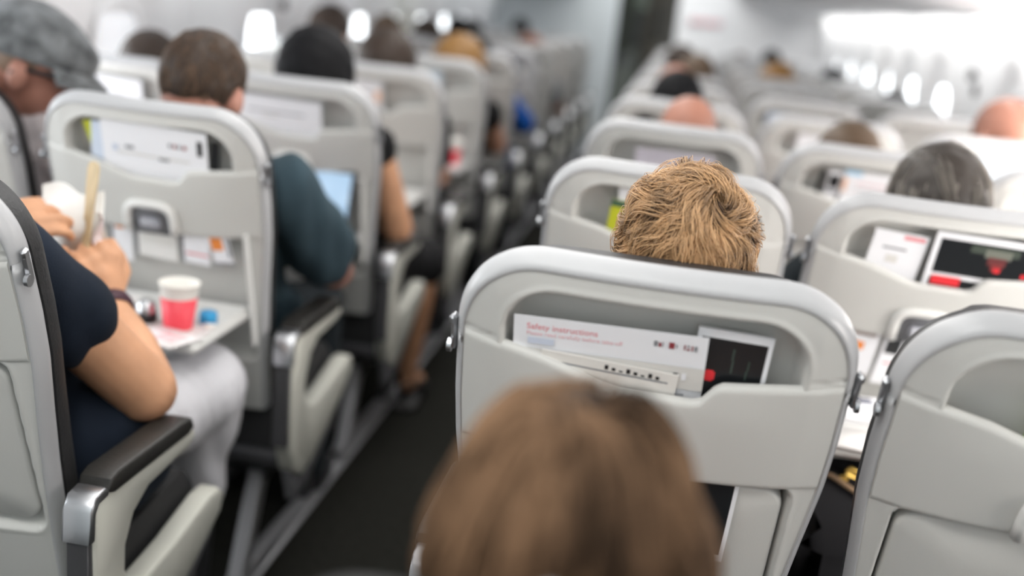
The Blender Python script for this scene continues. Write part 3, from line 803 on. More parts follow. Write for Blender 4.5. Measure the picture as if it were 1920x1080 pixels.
H_BLONDE = hair_mat('hair_golden', (.045, .021, .009), (.74, .46, .235), .30, .6, 20, .6)  # ramp ends also carry painted highlights and the shade between clumps
H_NEAR = hair_mat('hair_brown_lit_patches', (.012, .007, .004), (.21, .125, .072), .75, .12, 12, 1.3)  # noise paints blurred highlights and dark patches into the hair colour
H_BROWN = hair_mat('hair_brown', (.035, .022, .015), (.15, .095, .062), .5, .3, 20, .4)
H_DARK = hair_mat('hair_black', (.005, .005, .006), (.022, .021, .021), .65, .15, 20, .4)
H_GREY = hair_mat('hair_grey_brown', (.040, .032, .026), (.30, .27, .235), .42, .35, 14, .6)
H_GOLD = hair_mat('hair_gold_flat', (.25, .13, .04), (.62, .40, .17), .45, .3, 20, .5)
H_RED = hair_mat('hair_auburn', (.16, .05, .02), (.34, .13, .06), .45, .3, 20, .5)
H_FAIR = hair_mat('hair_light_brown', (.10, .065, .04), (.42, .30, .2), .45, .3, 20, .5)
T_NAVY = cloth_mat('navy_jersey', (.012, .018, .030), vary=.25, vscale=5)
T_TEAL = cloth_mat('teal_shirt', (.040, .068, .085), vary=.18, vscale=6)
T_PINKW = cloth_mat('pale_pink_shirt', (.78, .71, .71))
T_BLACK = cloth_mat('black_cloth', (.010, .010, .011)); T_WHITE = cloth_mat('white_trouser_cloth', (.66, .66, .69))
T_GREY = cloth_mat('grey_cloth', (.20, .21, .22)); T_BLUE = cloth_mat('blue_cloth', (.01, .09, .38)); T_DARK = cloth_mat('dark_slate_cloth', (.02, .026, .03))
T_CAP = mat('grey_cap_wool', (.16, .17, .175), .9, .1, bump=.5, bscale=260, vary=.45, vscale=26, sheen=.3)

# 1 blonde woman, in focus
t, hc, Rm, L, _ = person('person', 'person with short layered golden blonde hair above the sharply focused seat', XR[0], 0, (.004, .240, 1.184), SKIN, T_GREY, T_DARK, near=1, yaw=2, pitch=4, hs=.90, fine=.006, sh_w=.14,
    arms=[dict(e=(-.17, .38, .76), w=(-.08, .60, .72)), dict(e=(.165, .38, .76), w=(.09, .60, .72))])
off = Vector(t.location)
hl = tuple(Vector(hc)-off)
hair_cap(hl, Rm, .88, hair_mat('hair_under', (.045, .022, .010), (.10, .055, .026)), 'bob', .006, t, drop=.0)
def blflow(D, f):
    return f
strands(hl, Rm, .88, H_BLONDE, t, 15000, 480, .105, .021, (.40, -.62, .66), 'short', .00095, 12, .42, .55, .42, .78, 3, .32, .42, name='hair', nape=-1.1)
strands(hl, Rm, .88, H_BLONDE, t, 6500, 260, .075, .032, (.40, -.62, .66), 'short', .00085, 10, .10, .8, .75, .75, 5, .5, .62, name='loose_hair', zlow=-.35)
# 2 passenger nearest the camera
t, hc, Rm, L, _ = person('person', 'person with long brown hair, nearest the camera and out of focus', XR[0], -1, (-.061, -.455, 1.130), SKIN, T_GREY, T_DARK, near=0, yaw=0, pitch=2, hs=.88)
hl = tuple(Vector(hc)-Vector(t.location))
hair_cap(hl, Rm, .86, H_NEAR, 'long', .010, t, bumpf=9, bump=.001, drop=.03, wide=.20)
strands(hl, Rm, .885, H_NEAR, t, 7000, 60, .15, .022, (-.05, .1, 1), 'long', .0016, 12, .6, .1, .30, .85, 8, .12, .3, name='long_strands', wide=.24)
b = MB(); cp = Vector(hl)+Vector((.0, -.125, .012)); b.tube([tuple(cp+Vector((-.028, 0, -.01))), tuple(cp+Vector((0, -.004, .004))), tuple(cp+Vector((.028, 0, -.006)))], [.006, .011, .006], 10)
b.obj('hair_clip', mat('clip_grey', (.28, .26, .27), .4), t)
# 3 bald man, right column
t, hc, Rm, L, _ = person('person', 'bald pink headed person right of the aisle, third head from the camera', XR[0], 2, (.008, 1.80, 1.180), BALDSKIN, T_GREY, T_DARK, pitch=6)
# far heads: (label, col x, row, head xyz, skin, shirt, hair material or None, style, hs, yaw)
FAR = [
 ('dark haired person just beyond the bald head right of the aisle', XR[0], 3, (-.030, 2.60, 1.190), SKIN, T_BLACK, H_DARK, 'short', 1.0, 0),
 ('person with a thinning pinkish scalp beyond the dark haired one right of the aisle', XR[0], 4, (-.045, 3.38, 1.188), BALDSKIN, T_GREY, None, 'short', .95, 0),
 ('brown haired person farthest visible in the column right of the aisle', XR[0], 6, (-.040, 4.93, 1.215), SKIN, T_DARK, H_BROWN, 'short', 1.0, 15),
 ('tan faced person turned aside, behind the farthest brown head right of the aisle', XR[0], 5, (.035, 4.17, 1.200), SKINTAN, T_GREY, H_FAIR, 'short', .9, 40),
 ('light brown haired person low behind a seat, second column right of the aisle', XR[1], 2, (.412, 1.80, 1.152), SKIN, T_GREY, H_FAIR, 'short', .98, 0),
 ('golden haired person in the second column right of the aisle, far back', XR[1], 6, (.472, 4.95, 1.176), SKIN, T_GREY, H_GOLD, 'bob', 1.08, 0),
 ('tiny dark reddish head far away on the right against the bright wall', XR[1]+.1, 9, (.60, 7.32, 1.196), SKINPINK, T_DARK, H_DARK, 'short', .8, 30),
 ('small pale brown head far away on the right, nearest the bulkhead', XR[1], 10, (.42, 8.10, 1.130), SKIN, T_GREY, H_FAIR, 'short', .9, 0),
 ('dark hair just showing above a window seat on the right, farther one', XR[2], 7, (.855, 5.74, 1.170), SKIN, T_DARK, H_DARK, 'short', .95, 0),
 ('dark hair just showing above a window seat on the right, nearer one', XR[2], 5, (.935, 4.17, 1.140), SKIN, T_DARK, H_DARK, 'short', .95, 0),
 ('person low in the second column on the left, brown hair behind the white seat', XL[1], 2, (-1.452, 1.80, 1.168), SKIN, T_GREY, H_BROWN, 'short', .98, 30),
 ('tall brown haired person sitting upright against the left windows', XL[1], 4, (-1.448, 3.38, 1.252), SKIN, T_GREY, H_BROWN, 'short', 1.0, -10),
 ('dark brown haired person left of the aisle, two rows beyond the man in teal', XL[0], 3, (-1.000, 2.60, 1.208), SKIN, T_BLACK, H_BROWN, 'bob', 1.08, 0),
 ('grey blond person by the left windows beyond the dark brown haired one', XL[1], 5, (-1.422, 4.17, 1.217), SKIN, T_GREY, H_FAIR, 'short', .95, 0),
 ('golden haired person left of the aisle', XL[0], 4, (-.908, 3.38, 1.186), SKIN, T_BLACK, H_GOLD, 'bob', 1.18, 0),
 ('small fair faced dark haired head far away on the left', XL[1], 6, (-1.46, 5.17, 1.200), SKIN, T_GREY, H_BROWN, 'short', .95, 30),
 ('tiny dark head beside a yellow collar far away on the left', XL[1], 7, (-1.47, 6.15, 1.203), SKIN, mat('yellow_cloth', (.6, .62, .08), .8), H_DARK, 'short', .95, 0),
 ('black haired person left of the aisle in the middle distance, wearing blue', XL[0], 5, (-.985, 4.17, 1.165), SKIN, T_BLUE, H_DARK, 'short', .85, 0),
 ('grey capped head far away on the left', XL[1], 8, (-1.44, 6.5, 1.185), SKIN, T_DARK, H_DARK, 'short', .85, 0),
 ('smallest dark head by the left bulkhead', XL[1], 10, (-1.354, 8.10, 1.205), SKIN, T_DARK, H_DARK, 'short', .9, 0),
 ('auburn haired person far away left of the aisle', XL[0], 7, (-.946, 5.74, 1.160), SKIN, T_GREY, H_RED, 'short', 1.05, 0),
]
for lb, cx, row, hd, sk, shirt, hm, style, hs, yaw in FAR:
    arms = None
    if 'golden haired person left' in lb:
        arms = [dict(e=(cx-.2, row*P+.33, .74), w=(cx-.1, row*P+.62, .7)), dict(e=(cx+.235, row*P+.38, .76), w=(cx+.12, row*P+.60, .72))]
    if 'two rows beyond' in lb:
        arms = [dict(e=(cx-.2, row*P+.33, .74), w=(cx-.1, row*P+.62, .7)), dict(e=(cx+.165, row*P+.33, .73), w=(cx+.05, row*P+.55, .70))]
    if 'wearing blue' in lb:
        arms = [dict(e=(cx-.2, row*P+.33, .74), w=(cx-.1, row*P+.62, .7)), dict(e=(cx+.245, row*P+.34, .78), w=(cx+.12, row*P+.60, .74), full=1)]
    t, hc, Rm, L, _ = person('person', lb, cx, row, hd, sk, shirt, T_DARK, hs=hs, yaw=yaw, arms=arms, fine=.010 if row < 5 else .013, sleeve=.15 if 'golden haired person left' in lb else .6)
    hl = tuple(Vector(hc)-Vector(t.location))
    if hm: hair_cap(hl, Rm, hs, hm, style, .012 if style == 'short' else .020, t, drop=.0 if style == 'short' else .03)
# grey haired person, second column right
t, hc, Rm, L, _ = person('person', 'person with smooth grey brown hair in the second column right of the aisle', XR[1], 1, (.463, 1.015, 1.190), SKIN, T_DARK, T_DARK, near=0, hs=1.02, yaw=-6, sleeve=.9, sh_w=.18,
    arms=[dict(e=(.245, 1.115, .80), w=(.34, 1.40, .73), r=1.2), dict(e=(.66, 1.12, .76), w=(.55, 1.40, .73))])
hl = tuple(Vector(hc)-Vector(t.location))
hair_cap(hl, Rm, 1.03, H_GREY, 'bob', .012, t, bumpf=14, bump=.001)
strands(hl, Rm, 1.03, H_GREY, t, 3500, 110, .12, .016, (-.3, -.1, .95), 'bob', .0016, 10, .5, .2, .2, .85, 21, .1, .3, name='hair')
# bald man at the right wall
t, hc, Rm, L, _ = person('person', 'large bald head by the right wall at the right edge', XR[2], 3, (.985, 2.60, 1.240), BALDSKIN, T_GREY, T_DARK, hs=1.25, yaw=25, pitch=10)
# short haired man in teal
yr = P
t, hc, Rm, L, _ = person('person', 'person with short brown hair in a dark teal shirt, elbow on the armrest', XL[0], 1, (-.950, 1.020, 1.238), SKINPINK, T_TEAL, T_DARK, near=0, hs=1.0, yaw=-4,
    arms=[dict(e=(-1.22, 1.15, .76), w=(-1.08, 1.42, .74)), dict(e=(-.742, 1.270, .728), w=(-.93, 1.42, .74), r=1.15, hn=(0, 0, -1))], sh_w=.18, sleeve=.74, sleeve_r=1.28, bulk=1.05, shirtnoise=wr(.004, 40), fine=.007)
hl = tuple(Vector(hc)-Vector(t.location))
hair_cap(hl, Rm, 1.0, H_BROWN, 'short', .006, t, bumpf=60, bump=.0006)
strands(hl, Rm, 1.0, H_BROWN, t, 3500, 500, .018, .008, (0, -.3, 1), 'short', .0012, 5, .3, .2, .5, .3, 31, .1, .2, name='hair')
# black haired person, row 2
t, hc, Rm, L, _ = person('person', 'person with long black hair, bare arm, short black skirt and sandals, left of the aisle', XL[0], 2, (-.985, 1.81, 1.222), SKINTAN, T_BLACK, T_BLACK, near=0, hs=1.08, yaw=0,
    arms=[dict(e=(-1.20, 1.95, .74), w=(-1.05, 2.15, .72)), dict(e=(-.752, 1.90, .705), w=(-.90, 2.13, .72), r=1.12)], sleeve=.02, sh_w=.165,
    legs=[dict(k=(-1.08, 2.44, .53), a=(-1.09, 2.30, .11), bare=1), dict(k=(-.765, 2.35, .505), a=(-.785, 2.37, .13), bare=1, kr=.080)], fine=.007)
hl = tuple(Vector(hc)-Vector(t.location))
hair_cap(hl, Rm, 1.10, H_DARK, 'long', .020, t, bumpf=12, bump=.001, drop=.05, wide=.05)
for sx, x, y in ((1, -.785, 2.37), (-1, -1.09, 2.30)):
    s_ = thing('sandal', (x, y+.03, 0), 'black strappy sandal on the %s foot of the black haired person' % ('aisle side' if sx > 0 else 'inner'), 'sandal', 'black sandals')
    b = MB(); b.box((0.005, .03, .012), (.085, .25, .022), None, .010); b.obj('sole', mat('sandal_black', (.012, .011, .011), .5), s_)
    b = MB()
    for yy, zz in ((.085, .055), (.03, .075)): b.tube([(-.040, yy, .02), (-.034, yy, zz-.01), (0, yy, zz), (.040, yy, zz-.01), (.046, yy, .02)], .009, 8)
    b.tube([(-.03, -.06, .09), (0, -.085, .085), (.03, -.06, .09), (.0, -.0, .105), (-.03, -.06, .09)], .006, 8)
    b.obj('strap', mat('sandal_black', (.012, .011, .011), .5), s_)
# man in the flat cap, turned to the window side neighbour
t, hc, Rm, L, _ = person('person', 'person in a grey wool flat cap and black glasses looking down to the right', XL[1], 1, (-1.302, 1.02, 1.245), SKINPINK, T_PINKW, T_DARK, near=1, hs=1.06, yaw=-62, pitch=14, roll=0,
    arms=[dict(e=(-1.66, 1.12, .74), w=(-1.56, 1.38, .74)), dict(e=(-1.24, 1.12, .76), w=(-1.40, 1.40, .74), full=1)], sh_w=.175, sleeve=1.0, bulk=1.05, fine=.005,
    extra=[('c', (-1.36, 1.02, 1.02), .062, (-1.24, 1.04, .99), .062), ('c', (-1.24, 1.04, .99), .062, (-1.20, 1.06, .90), .06)])
lo = Vector(t.location); hl = np.array(hc)-np.array(lo)
hair_cap(tuple(hl), Rm, 1.05, hair_mat('stubble', (.25, .17, .12), (.40, .28, .2)), 'short', .002, t, bumpf=50, bump=.0003)
def HP(x, y, z): return tuple(hl+Rm@np.array((x, y, z))*1.06)
n, k = 26, 48; V = []
for i in range(n):
    for j in range(k):
        a = 2*math.pi*j/k; f = i/(n-1)*math.pi*.62
        y_, x_ = math.cos(a), math.sin(a)
        rx, ry, rz = .092, .112, .078
        px, py, pz = rx*math.sin(f)*x_, ry*math.sin(f)*y_, rz*math.cos(f)
        fr = max(0, y_)*math.sin(f)
        pz += .0*fr-.012*fr**2; py += .018*fr**3
        q = np.array((px, py-.004, pz+.024)); q *= 1+.012*math.sin(5*a+6*f)+.008*math.sin(11*f+3*a)
        V.append(HP(*q))
F = [(i*k+j, (i+1)*k+j, (i+1)*k+(j+1) % k, i*k+(j+1) % k) for i in range(n-1) for j in range(k)]
cap = thing('flat_cap', tuple(np.array(lo)), 'grey wool flat cap worn by the person with black glasses', 'cap')
mk('crown', V, F, T_CAP, cap)
b = MB(); V = []
for lvl, dz in ((0, 0), (1, .007)):
    for i in range(5):
        for j in range(21):
            a = -1.15+2.3*j/20; r_ = i/4
            V.append(HP(math.sin(a)*(.082+.012*r_), .010+math.cos(a)*(.092+.052*r_*math.cos(a*.8)), -.002-.012*r_-.014*r_*r_+dz-.02*math.sin(abs(a))**3*.3))
G = np.array(V).reshape(2, 5, 21, 3); gridsolid('peak', G[0], G[1], T_CAP, cap)
gl = thing('glasses', tuple(np.array(lo)), 'black framed glasses on the person in the grey flat cap', 'glasses')
b = MB()
for sx in (-1, 1):
    b.tube([HP(sx*(.033+.024*math.cos(a)), .100-.006*abs(math.cos(a)), -.028+.018*math.sin(a)) for a in np.linspace(0, 2*math.pi, 17)], .0028, 8)
    b.tube([HP(sx*.058, .092, -.020), HP(sx*.076, .070, -.018), HP(sx*.080, -.005, -.022), HP(sx*.080, -.02, -.035)], [.006, .005, .0045, .003], 8)
b.tube([HP(-.010, .108, -.022), HP(.010, .108, -.022)], .0025, 8); b.obj('frame', mat('black_frame', (.008, .008, .009), .3), gl)
# person with white trousers, bottom left
WR = dict(e=(-.785, .445, .712), w=(-.912, .562, .800), r=1.24, hd=(-.22, .08, .95), hn=(-.75, .55, .1), curl=[62, 66, 68, 70], th=34, hs=1.02, side=-1)
WL = dict(e=(-1.22, .36, .76), w=(-1.085, .50, .900), r=1.1, hd=(.80, .25, .52), hn=(.2, .9, -.45), curl=[34, 40, 46, 52], th=30, hs=1.0)
t, hc, Rm, L, AR = person('person', 'person in dark navy top and white trousers holding a paper packet, cut off at left', XL[0], 0, (-1.09, .26, 1.24), SKINTAN, T_NAVY, T_WHITE, near=1, hs=1.0, yaw=10, pitch=20,
    arms=[WL, WR], sleeve=.46, extra=[('c', (-1.07, .45, .60), .138, (-.89, .45, .60), .138)], sleeve_r=1.0, sh_w=.125, bulk=.95, shirtnoise=wr(.004, 38), fine=.0045, pantsnoise=wr(.004, 40, 1, (.3, 1, .6)),
    legs=[dict(k=(-1.08, .84, .56), a=(-1.09, .80, .10)), dict(k=(-.865, .865, .565), a=(-.870, .875, .34), kr=.085, boot=1)])
hl = tuple(Vector(hc)-Vector(t.location))
hair_cap(hl, Rm, 1.0, H_BROWN, 'bob', .015, t, drop=.03)
b = MB(); w_ = np.array(WR['w']); e_ = np.array(WR['e']); dv = (w_-e_)/np.linalg.norm(w_-e_)
c0 = w_-dv*.012
up = Vector(dv).orthogonal().normalized(); bb = Vector(dv).cross(up)
br = thing('wrist_band', tuple(c0), 'dark purple wrist band on the raised arm at left', 'bracelet')
prof = [(.0370, -.013), (.0405, -.011), (.0415, 0), (.0395, .011), (.0360, .013)]
V = [tuple((up*math.cos(a)+bb*math.sin(a))*r_+Vector(dv)*z) for r_, z in prof for a in np.linspace(0, 2*math.pi, 28, endpoint=False)]
mk('band', V, [(i*28+k, i*28+(k+1) % 28, (i+1)*28+(k+1) % 28, (i+1)*28+k) for i in range(4) for k in range(28)], mat('plum_band', (.045, .010, .022), .5), br)

# ------------------------------------------------------------------ printed matter in the pockets
def seatframe(blk, col, row, u, v, d, rz=0, tilt=0):
    x = (XR if blk == 'R' else XL)[col]
    X = Vector((1, 0, 0)); Yv = Vector((0, -SR, CR)); Z = Vector((0, -CR, -SR))
    m = Matrix((X, Yv, Z)).transposed().to_4x4(); p = sp(u, v, d)
    m.translation = (x+float(p[0]), row*P+float(p[1]), float(p[2]))
    return m @ Matrix.Rotation(R(rz), 4, 'Z') @ Matrix.Rotation(R(tilt), 4, 'X')
def lettering(txt, x, y, size, m, parent, z=.0012):
    c = bpy.data.curves.new('t', 'FONT'); c.body = txt; c.size = size; c.extrude = .0001; c.resolution_u = 3
    o = bpy.data.objects.new('t', c); COL.objects.link(o)
    dg = bpy.context.evaluated_depsgraph_get(); me = bpy.data.meshes.new_from_object(o.evaluated_get(dg)); bpy.data.objects.remove(o)
    me.materials.clear(); me.materials.append(m)
    r = bpy.data.objects.new('lettering', me); COL.objects.link(r); r.parent = parent; r.location = (x, y, z); return r
def sheet(name, label, cat, mtx, w_, h_, m, deco=(), th=.0016, group=None, bend=0):
    """a card hanging from its top left corner; deco = (x0, y0, x1, y1, material) with y measured down"""
    b = MB(); mats = [m]; nx = 8
    xs = np.linspace(0, w_, nx); ys = np.linspace(0, -h_, nx)
    XX, YY = np.meshgrid(xs, ys); ZZ = bend*np.sin(XX/w_*math.pi)
    A = np.stack([XX, YY, ZZ+th/2], -1).reshape(-1, 3); B_ = np.stack([XX, YY, ZZ-th/2], -1).reshape(-1, 3)
    gf = grid_faces(nx, nx)
    b.add(A, [tuple(f[::-1]) for f in gf]); b.add(B_, [tuple(f) for f in gf])
    rim = [j for j in range(nx)] + [i*nx+nx-1 for i in range(1, nx)] + [(nx-1)*nx+j for j in range(nx-2, -1, -1)] + [i*nx for i in range(nx-2, 0, -1)]
    for a, c in zip(rim, rim[1:]+rim[:1]): b.F.append((a, c, c+nx*nx, a+nx*nx)); b.M.append(0)
    zc = th/2
    for i, (x0, y0, x1, y1, mm) in enumerate(deco):
        if mm not in mats: mats.append(mm)
        z = zc+.0004+.00012*i+bend*math.sin((x0+x1)/2/w_*math.pi)
        b.add([(x0, -y0, z), (x0, -y1, z), (x1, -y1, z), (x1, -y0, z)], [(0, 1, 2, 3)], mats.index(mm))
    o = mk(name, np.concatenate(b.V), b.F, m, None, False, mats, b.M); o.matrix_world = mtx
    tag(o, label, cat, group); return o
def saf_deco(seed=0, w_=.209):
    rg = random.Random(seed); k = w_/.209
    D = [(.152*k, .011, .156*k, .018, GREYINK), (.157*k, .0125, .160*k, .018, DARKRED), (.161*k, .011, .162*k, .018, GREYINK), (.168*k, .0105, .174*k, .0185, DARKRED), (.1755*k, .012, .177*k, .017, GREYINK),
         (.184*k, .0115, .1855*k, .018, DARKRED), (.187*k, .0115, .190*k, .0135, GREYINK), (.187*k, .0155, .190*k, .018, DARKRED), (.192*k, .0115, .1935*k, .018, DARKRED), (.195*k, .0115, .198*k, .018, GREYINK),
         (.016*k, .026, .045*k, .034, mat('pale_blue_print', (.62, .68, .80), .6)), (.0, .040, w_, .070, mat('pale_grey_print', (.70, .69, .66), .6))]
    for i in range(16):
        x = (.05+.009*i)*k; D.append((x, .046+rg.random()*.008, x+.005*k, .052+rg.random()*.012, rg.choice([GREYINK, WHITE, BLACKINK, mat('tan_print', (.55, .42, .32), .6), WHITE])))
    D.append((.02*k, .075, .19*k, .077, GREYINK)); D.append((.155*k, .083, .195*k, .092, DARKRED))
    for i in range(5): D.append((.02*k, .10+i*.016, (.10+.08*rg.random())*k, .104+i*.016, GREYINK))
    return D
c = sheet('safety_card', 'white safety card with pale red heading in the sharply focused seat back pocket', 'safety card', seatframe('R', 0, 0, -.152, .103, -.011, 1.5), .209, .19, WHITE, saf_deco(1))
lettering('Safety instructions', .014, -.0155, .0105, PALERED, c)
lettering('Please read carefully before take-off', .014, -.0235, .0072, mat('very_pale_red', (.86, .55, .58), .6), c)
mag_d = [(.005, .010, .075, .30, BLACKINK), (.014, .052, .026, .062, REDINK), (.016, .050, .024, .064, REDINK), (.040, .020, .042, .034, mat('dim_green', (.045, .07, .06), .5)), (.041, .034, .043, .050, mat('dim_green', (.045, .07, .06), .5)), (.058, .032, .060, .044, mat('dim_green2', (.04, .062, .052), .5)), (.057, .044, .059, .056, mat('dim_green2', (.04, .062, .052), .5)),
         (.008, .262, .030, .272, WHITE), (.030, .29, .055, .296, REDINK)]
sheet('magazine', 'dark covered magazine with white border behind the white safety card, red dot on it', 'magazine', seatframe('R', 0, 0, .045, .091, -.022, -1.5, -5.0), .080, .31, WHITE, mag_d, th=.004)
sheet('leaflet', 'cream leaflet with small drawings tucked in front of the white safety card', 'leaflet', seatframe('R', 0, 0, -.118, .140, -.006, -3), .150, .14, PAPER2,
      [(.01, .012, .14, .014, GREYINK)]+[(.07+.008*i, .004+.002*(i % 3), .074+.008*i, .010, BLACKINK) for i in range(8)])
sheet('leaflet', 'white leaflet whose folded corner shows low behind the focused pocket front', 'leaflet', seatframe('R', 0, 0, .06, .30, -.012, -8), .075, .075, WHITE, [(.0, .05, .05, .056, PALERED)])
# seat ahead of the blonde woman
sheet('lime_leaflet', 'lime yellow leaflet left of the golden blonde hair', 'leaflet', seatframe('R', 0, 1, -.098, .095, -.012, -4), .05, .14, LIME, [(.0, .0, .05, .012, GREENINK)])
sheet('safety_card', 'white card mostly hidden behind the golden blonde hair', 'safety card', seatframe('R', 0, 1, -.088, .072, -.016, 2), .20, .16, WHITE, saf_deco(3, .20))
sheet('safety_card', 'lavender white card in the pocket two seats ahead of the blonde woman', 'safety card', seatframe('R', 0, 2, -.09, .092, -.012), .19, .16, mat('lavender_paper', (.70, .66, .74), .6), [(.02, .02, .15, .022, GREYINK)])
# lower right seat
sheet('lime_leaflet', 'green leaflet at the right edge in the lower right corner seat', 'leaflet', seatframe('R', 1, 0, -.075, .112, -.012), .06, .12, mat('pale_green_paper', (.35, .48, .22), .6), [(.0, .02, .06, .03, WHITE)])
# pinkish seat, second column
sheet('safety_card', 'tilted white card left of the big dark magazine', 'safety card', seatframe('R', 1, 1, -.118, .083, -.014, -4), .09, .14, WHITE,
      [(.05, .004, .085, .012, PALERED), (.02, .03, .06, .034, GREYINK), (.03, .045, .05, .060, mat('pale_grey_print', (.70, .69, .66), .6))])
sheet('magazine', 'big dark covered magazine with white border and red label in pinkish seat pocket', 'magazine', seatframe('R', 1, 1, -.020, .070, -.008, -1.5), .215, .17, WHITE,
      [(.009, .011, .206, .078, BLACKINK), (.06, .015, .14, .030, mat('dim_olive_print', (.05, .065, .05), .6)), (.085, .020, .128, .036, mat('blurred_grey_print', (.16, .17, .14), .6)), (.092, .034, .122, .050, mat('dim_red', (.13, .03, .03), .5)), (.100, .046, .118, .060, mat('dim_red2', (.22, .03, .03), .5)),
       (.106, .054, .116, .062, REDINK), (.152, .058, .160, .066, REDINK), (.170, .02, .174, .05, mat('blurred_grey_print', (.22, .23, .20), .6)), (.009, .086, .206, .15, BLACKINK), (.012, .083, .060, .100, REDINK)], th=.004)
sheet('leaflet', 'white leaflet with orange square hanging below the pinkish seat pocket', 'leaflet', seatframe('R', 1, 1, -.118, .280, -.012, -3), .058, .105, WHITE, [(.012, .034, .034, .052, ORANGE), (.01, .0, .05, .02, mat('taupe_print', (.35, .27, .24), .6))])
sheet('leaflet', 'white leaflet with black photo hanging beside the orange square leaflet', 'leaflet', seatframe('R', 1, 1, -.052, .280, -.009, -4), .080, .120, WHITE, [(.005, .008, .03, .050, BLACKINK), (.034, .014, .078, .058, BLACKINK), (.01, .07, .07, .073, PALERED)])
# second column row 2 (black, blue, orange)
sheet('magazine', 'black cover edge at the left of a pocket holding blue and white papers', 'magazine', seatframe('R', 1, 2, -.118, .085, -.012, -6), .012, .12, BLACKINK)
sheet('magazine', 'small black cover with white border beside blue topped papers', 'magazine', seatframe('R', 1, 2, -.098, .085, -.010, -4), .03, .12, WHITE, [(.003, .010, .027, .045, BLACKINK), (.003, .05, .027, .06, GREYINK)])
sheet('safety_card', 'white card with pale blue top and orange strip in front of the grey haired person', 'safety card', seatframe('R', 1, 2, -.064, .078, -.008, -2), .20, .15, WHITE,
      [(.0, .0, .04, .012, mat('sky_print', (.40, .65, .85), .6)), (.0, .02, .010, .055, mat('peach_print', (.90, .58, .42), .6)), (.03, .03, .15, .032, PALERED), (.03, .045, .17, .047, GREYINK)])
# seat with the lowered tray, left
sheet('lime_leaflet', 'lime yellow leaflet at the left end of the pocket above the red cup', 'leaflet', seatframe('L', 0, 1, -.128, .080, -.016, 12), .02, .10, LIME)
sheet('magazine', 'pale bluish magazine leaning behind white card above the red cup', 'magazine', seatframe('L', 0, 1, -.108, .074, -.013, -8), .12, .10, mat('pale_blue_paper', (.66, .74, .86), .6), th=.004)
sheet('safety_card', 'white safety card with a row of tiny pictures above the red cup', 'safety card', seatframe('L', 0, 1, -.088, .064, -.008, -2), .205, .12, WHITE,
      [(.13, .032, .136, .040, GREYINK), (.139, .032, .145, .040, DARKRED), (.148, .032, .154, .040, GREYINK), (.158, .032, .165, .040, DARKRED), (.186, .018, .196, .048, BLACKINK),
       (.02, .05, .03, .062, mat('pale_blue_print', (.62, .68, .80), .6)), (.045, .048, .062, .055, GREYINK), (.03, .062, .17, .066, mat('pale_grey_print', (.70, .69, .66), .6)), (.11, .064, .13, .070, GREYINK)])
sheet('magazine', 'black magazine edge at the right end of the pocket above the red cup', 'magazine', seatframe('L', 0, 1, .122, .088, -.014, -6), .016, .14, BLACKINK)
b1 = seatframe('L', 0, 1, -.072, .262, -.004, -4)
sheet('leaflet', 'leaflet with small orange print beside the raised fist, below the left pocket', 'leaflet', seatframe('L', 0, 1, -.098, .262, -.006, -6), .045, .105, WHITE, [(.010, .022, .028, .034, ORANGE), (.0, .0, .006, .10, GREYINK)])
sheet('leaflet', 'wide blank white leaflet hanging above the tray with the red cup', 'leaflet', seatframe('L', 0, 1, -.046, .258, -.003, -4), .085, .092, mat('off_white_paper', (.80, .80, .78), .6), [(.0, .0, .006, .092, GREYINK), (.012, .006, .080, .060, mat('faint_print', (.72, .72, .69), .6))])
sheet('leaflet', 'small white leaflet hanging beside the orange printed one', 'leaflet', seatframe('L', 0, 1, .046, .262, -.003, -3), .058, .090, WHITE, [(.0, .0, .006, .09, GREYINK), (.01, .065, .055, .070, PALERED)])
sheet('leaflet', 'orange printed leaflet hanging at the right end below the left pocket', 'leaflet', seatframe('L', 0, 1, .098, .262, -.002, 8), .040, .088, WHITE, [(.002, .0, .026, .055, ORANGE), (.033, .0, .038, .07, GREYINK), (.0, .082, .04, .088, GREYINK)])
# farther seats: one card each
for blk, col, row, u, w_, m_, lb in (('L', 0, 2, -.150, .225, WHITE, 'white card in the pocket behind the black haired person'),
      ('L', 0, 3, -.150, .170, WHITE, 'white card with orange corner in the third pocket left of the aisle'),
      ('L', 0, 4, -.155, .200, mat('ice_blue_paper', (.62, .72, .80), .6), 'pale blue card in the fourth pocket left of the aisle'),
      ('L', 0, 5, -.120, .16, WHITE, 'small white card in the fifth pocket left of the aisle'),
      ('L', 1, 2, -.160, .26, WHITE, 'long white card in the bright seat between the cap and the teal shirt'),
      ('R', 1, 3, -.100, .12, WHITE, 'white card in the second column right, third pocket from the corner seat'),
      ('R', 1, 4, -.140, .12, mat('pale_blue_paper', (.66, .74, .86), .6), 'pale blue card in the second column right, farther back'),
      ('R', 2, 3, -.120, .20, mat('ice_blue_paper', (.62, .72, .80), .6), 'pale card in the pocket in front of the large bald head'),
      ('R', 0, 3, -.120, .05, BLACKINK, 'small black card left of the bald pink head')):
    d = [(.03, .04, w_*.8, .044, GREYINK), (w_*.3, .05, w_*.5, .056, mat('pale_grey_print', (.70, .69, .66), .6))] if w_ > .08 else []
    if row == 3 and blk == 'L': d.append((w_*.85, .03, w_*.97, .07, mat('peach_print', (.90, .58, .42), .6)))
    sheet('safety_card', lb, 'safety card', seatframe(blk, col, row, u, .076, -.010, -1), w_, .15, m_, d)

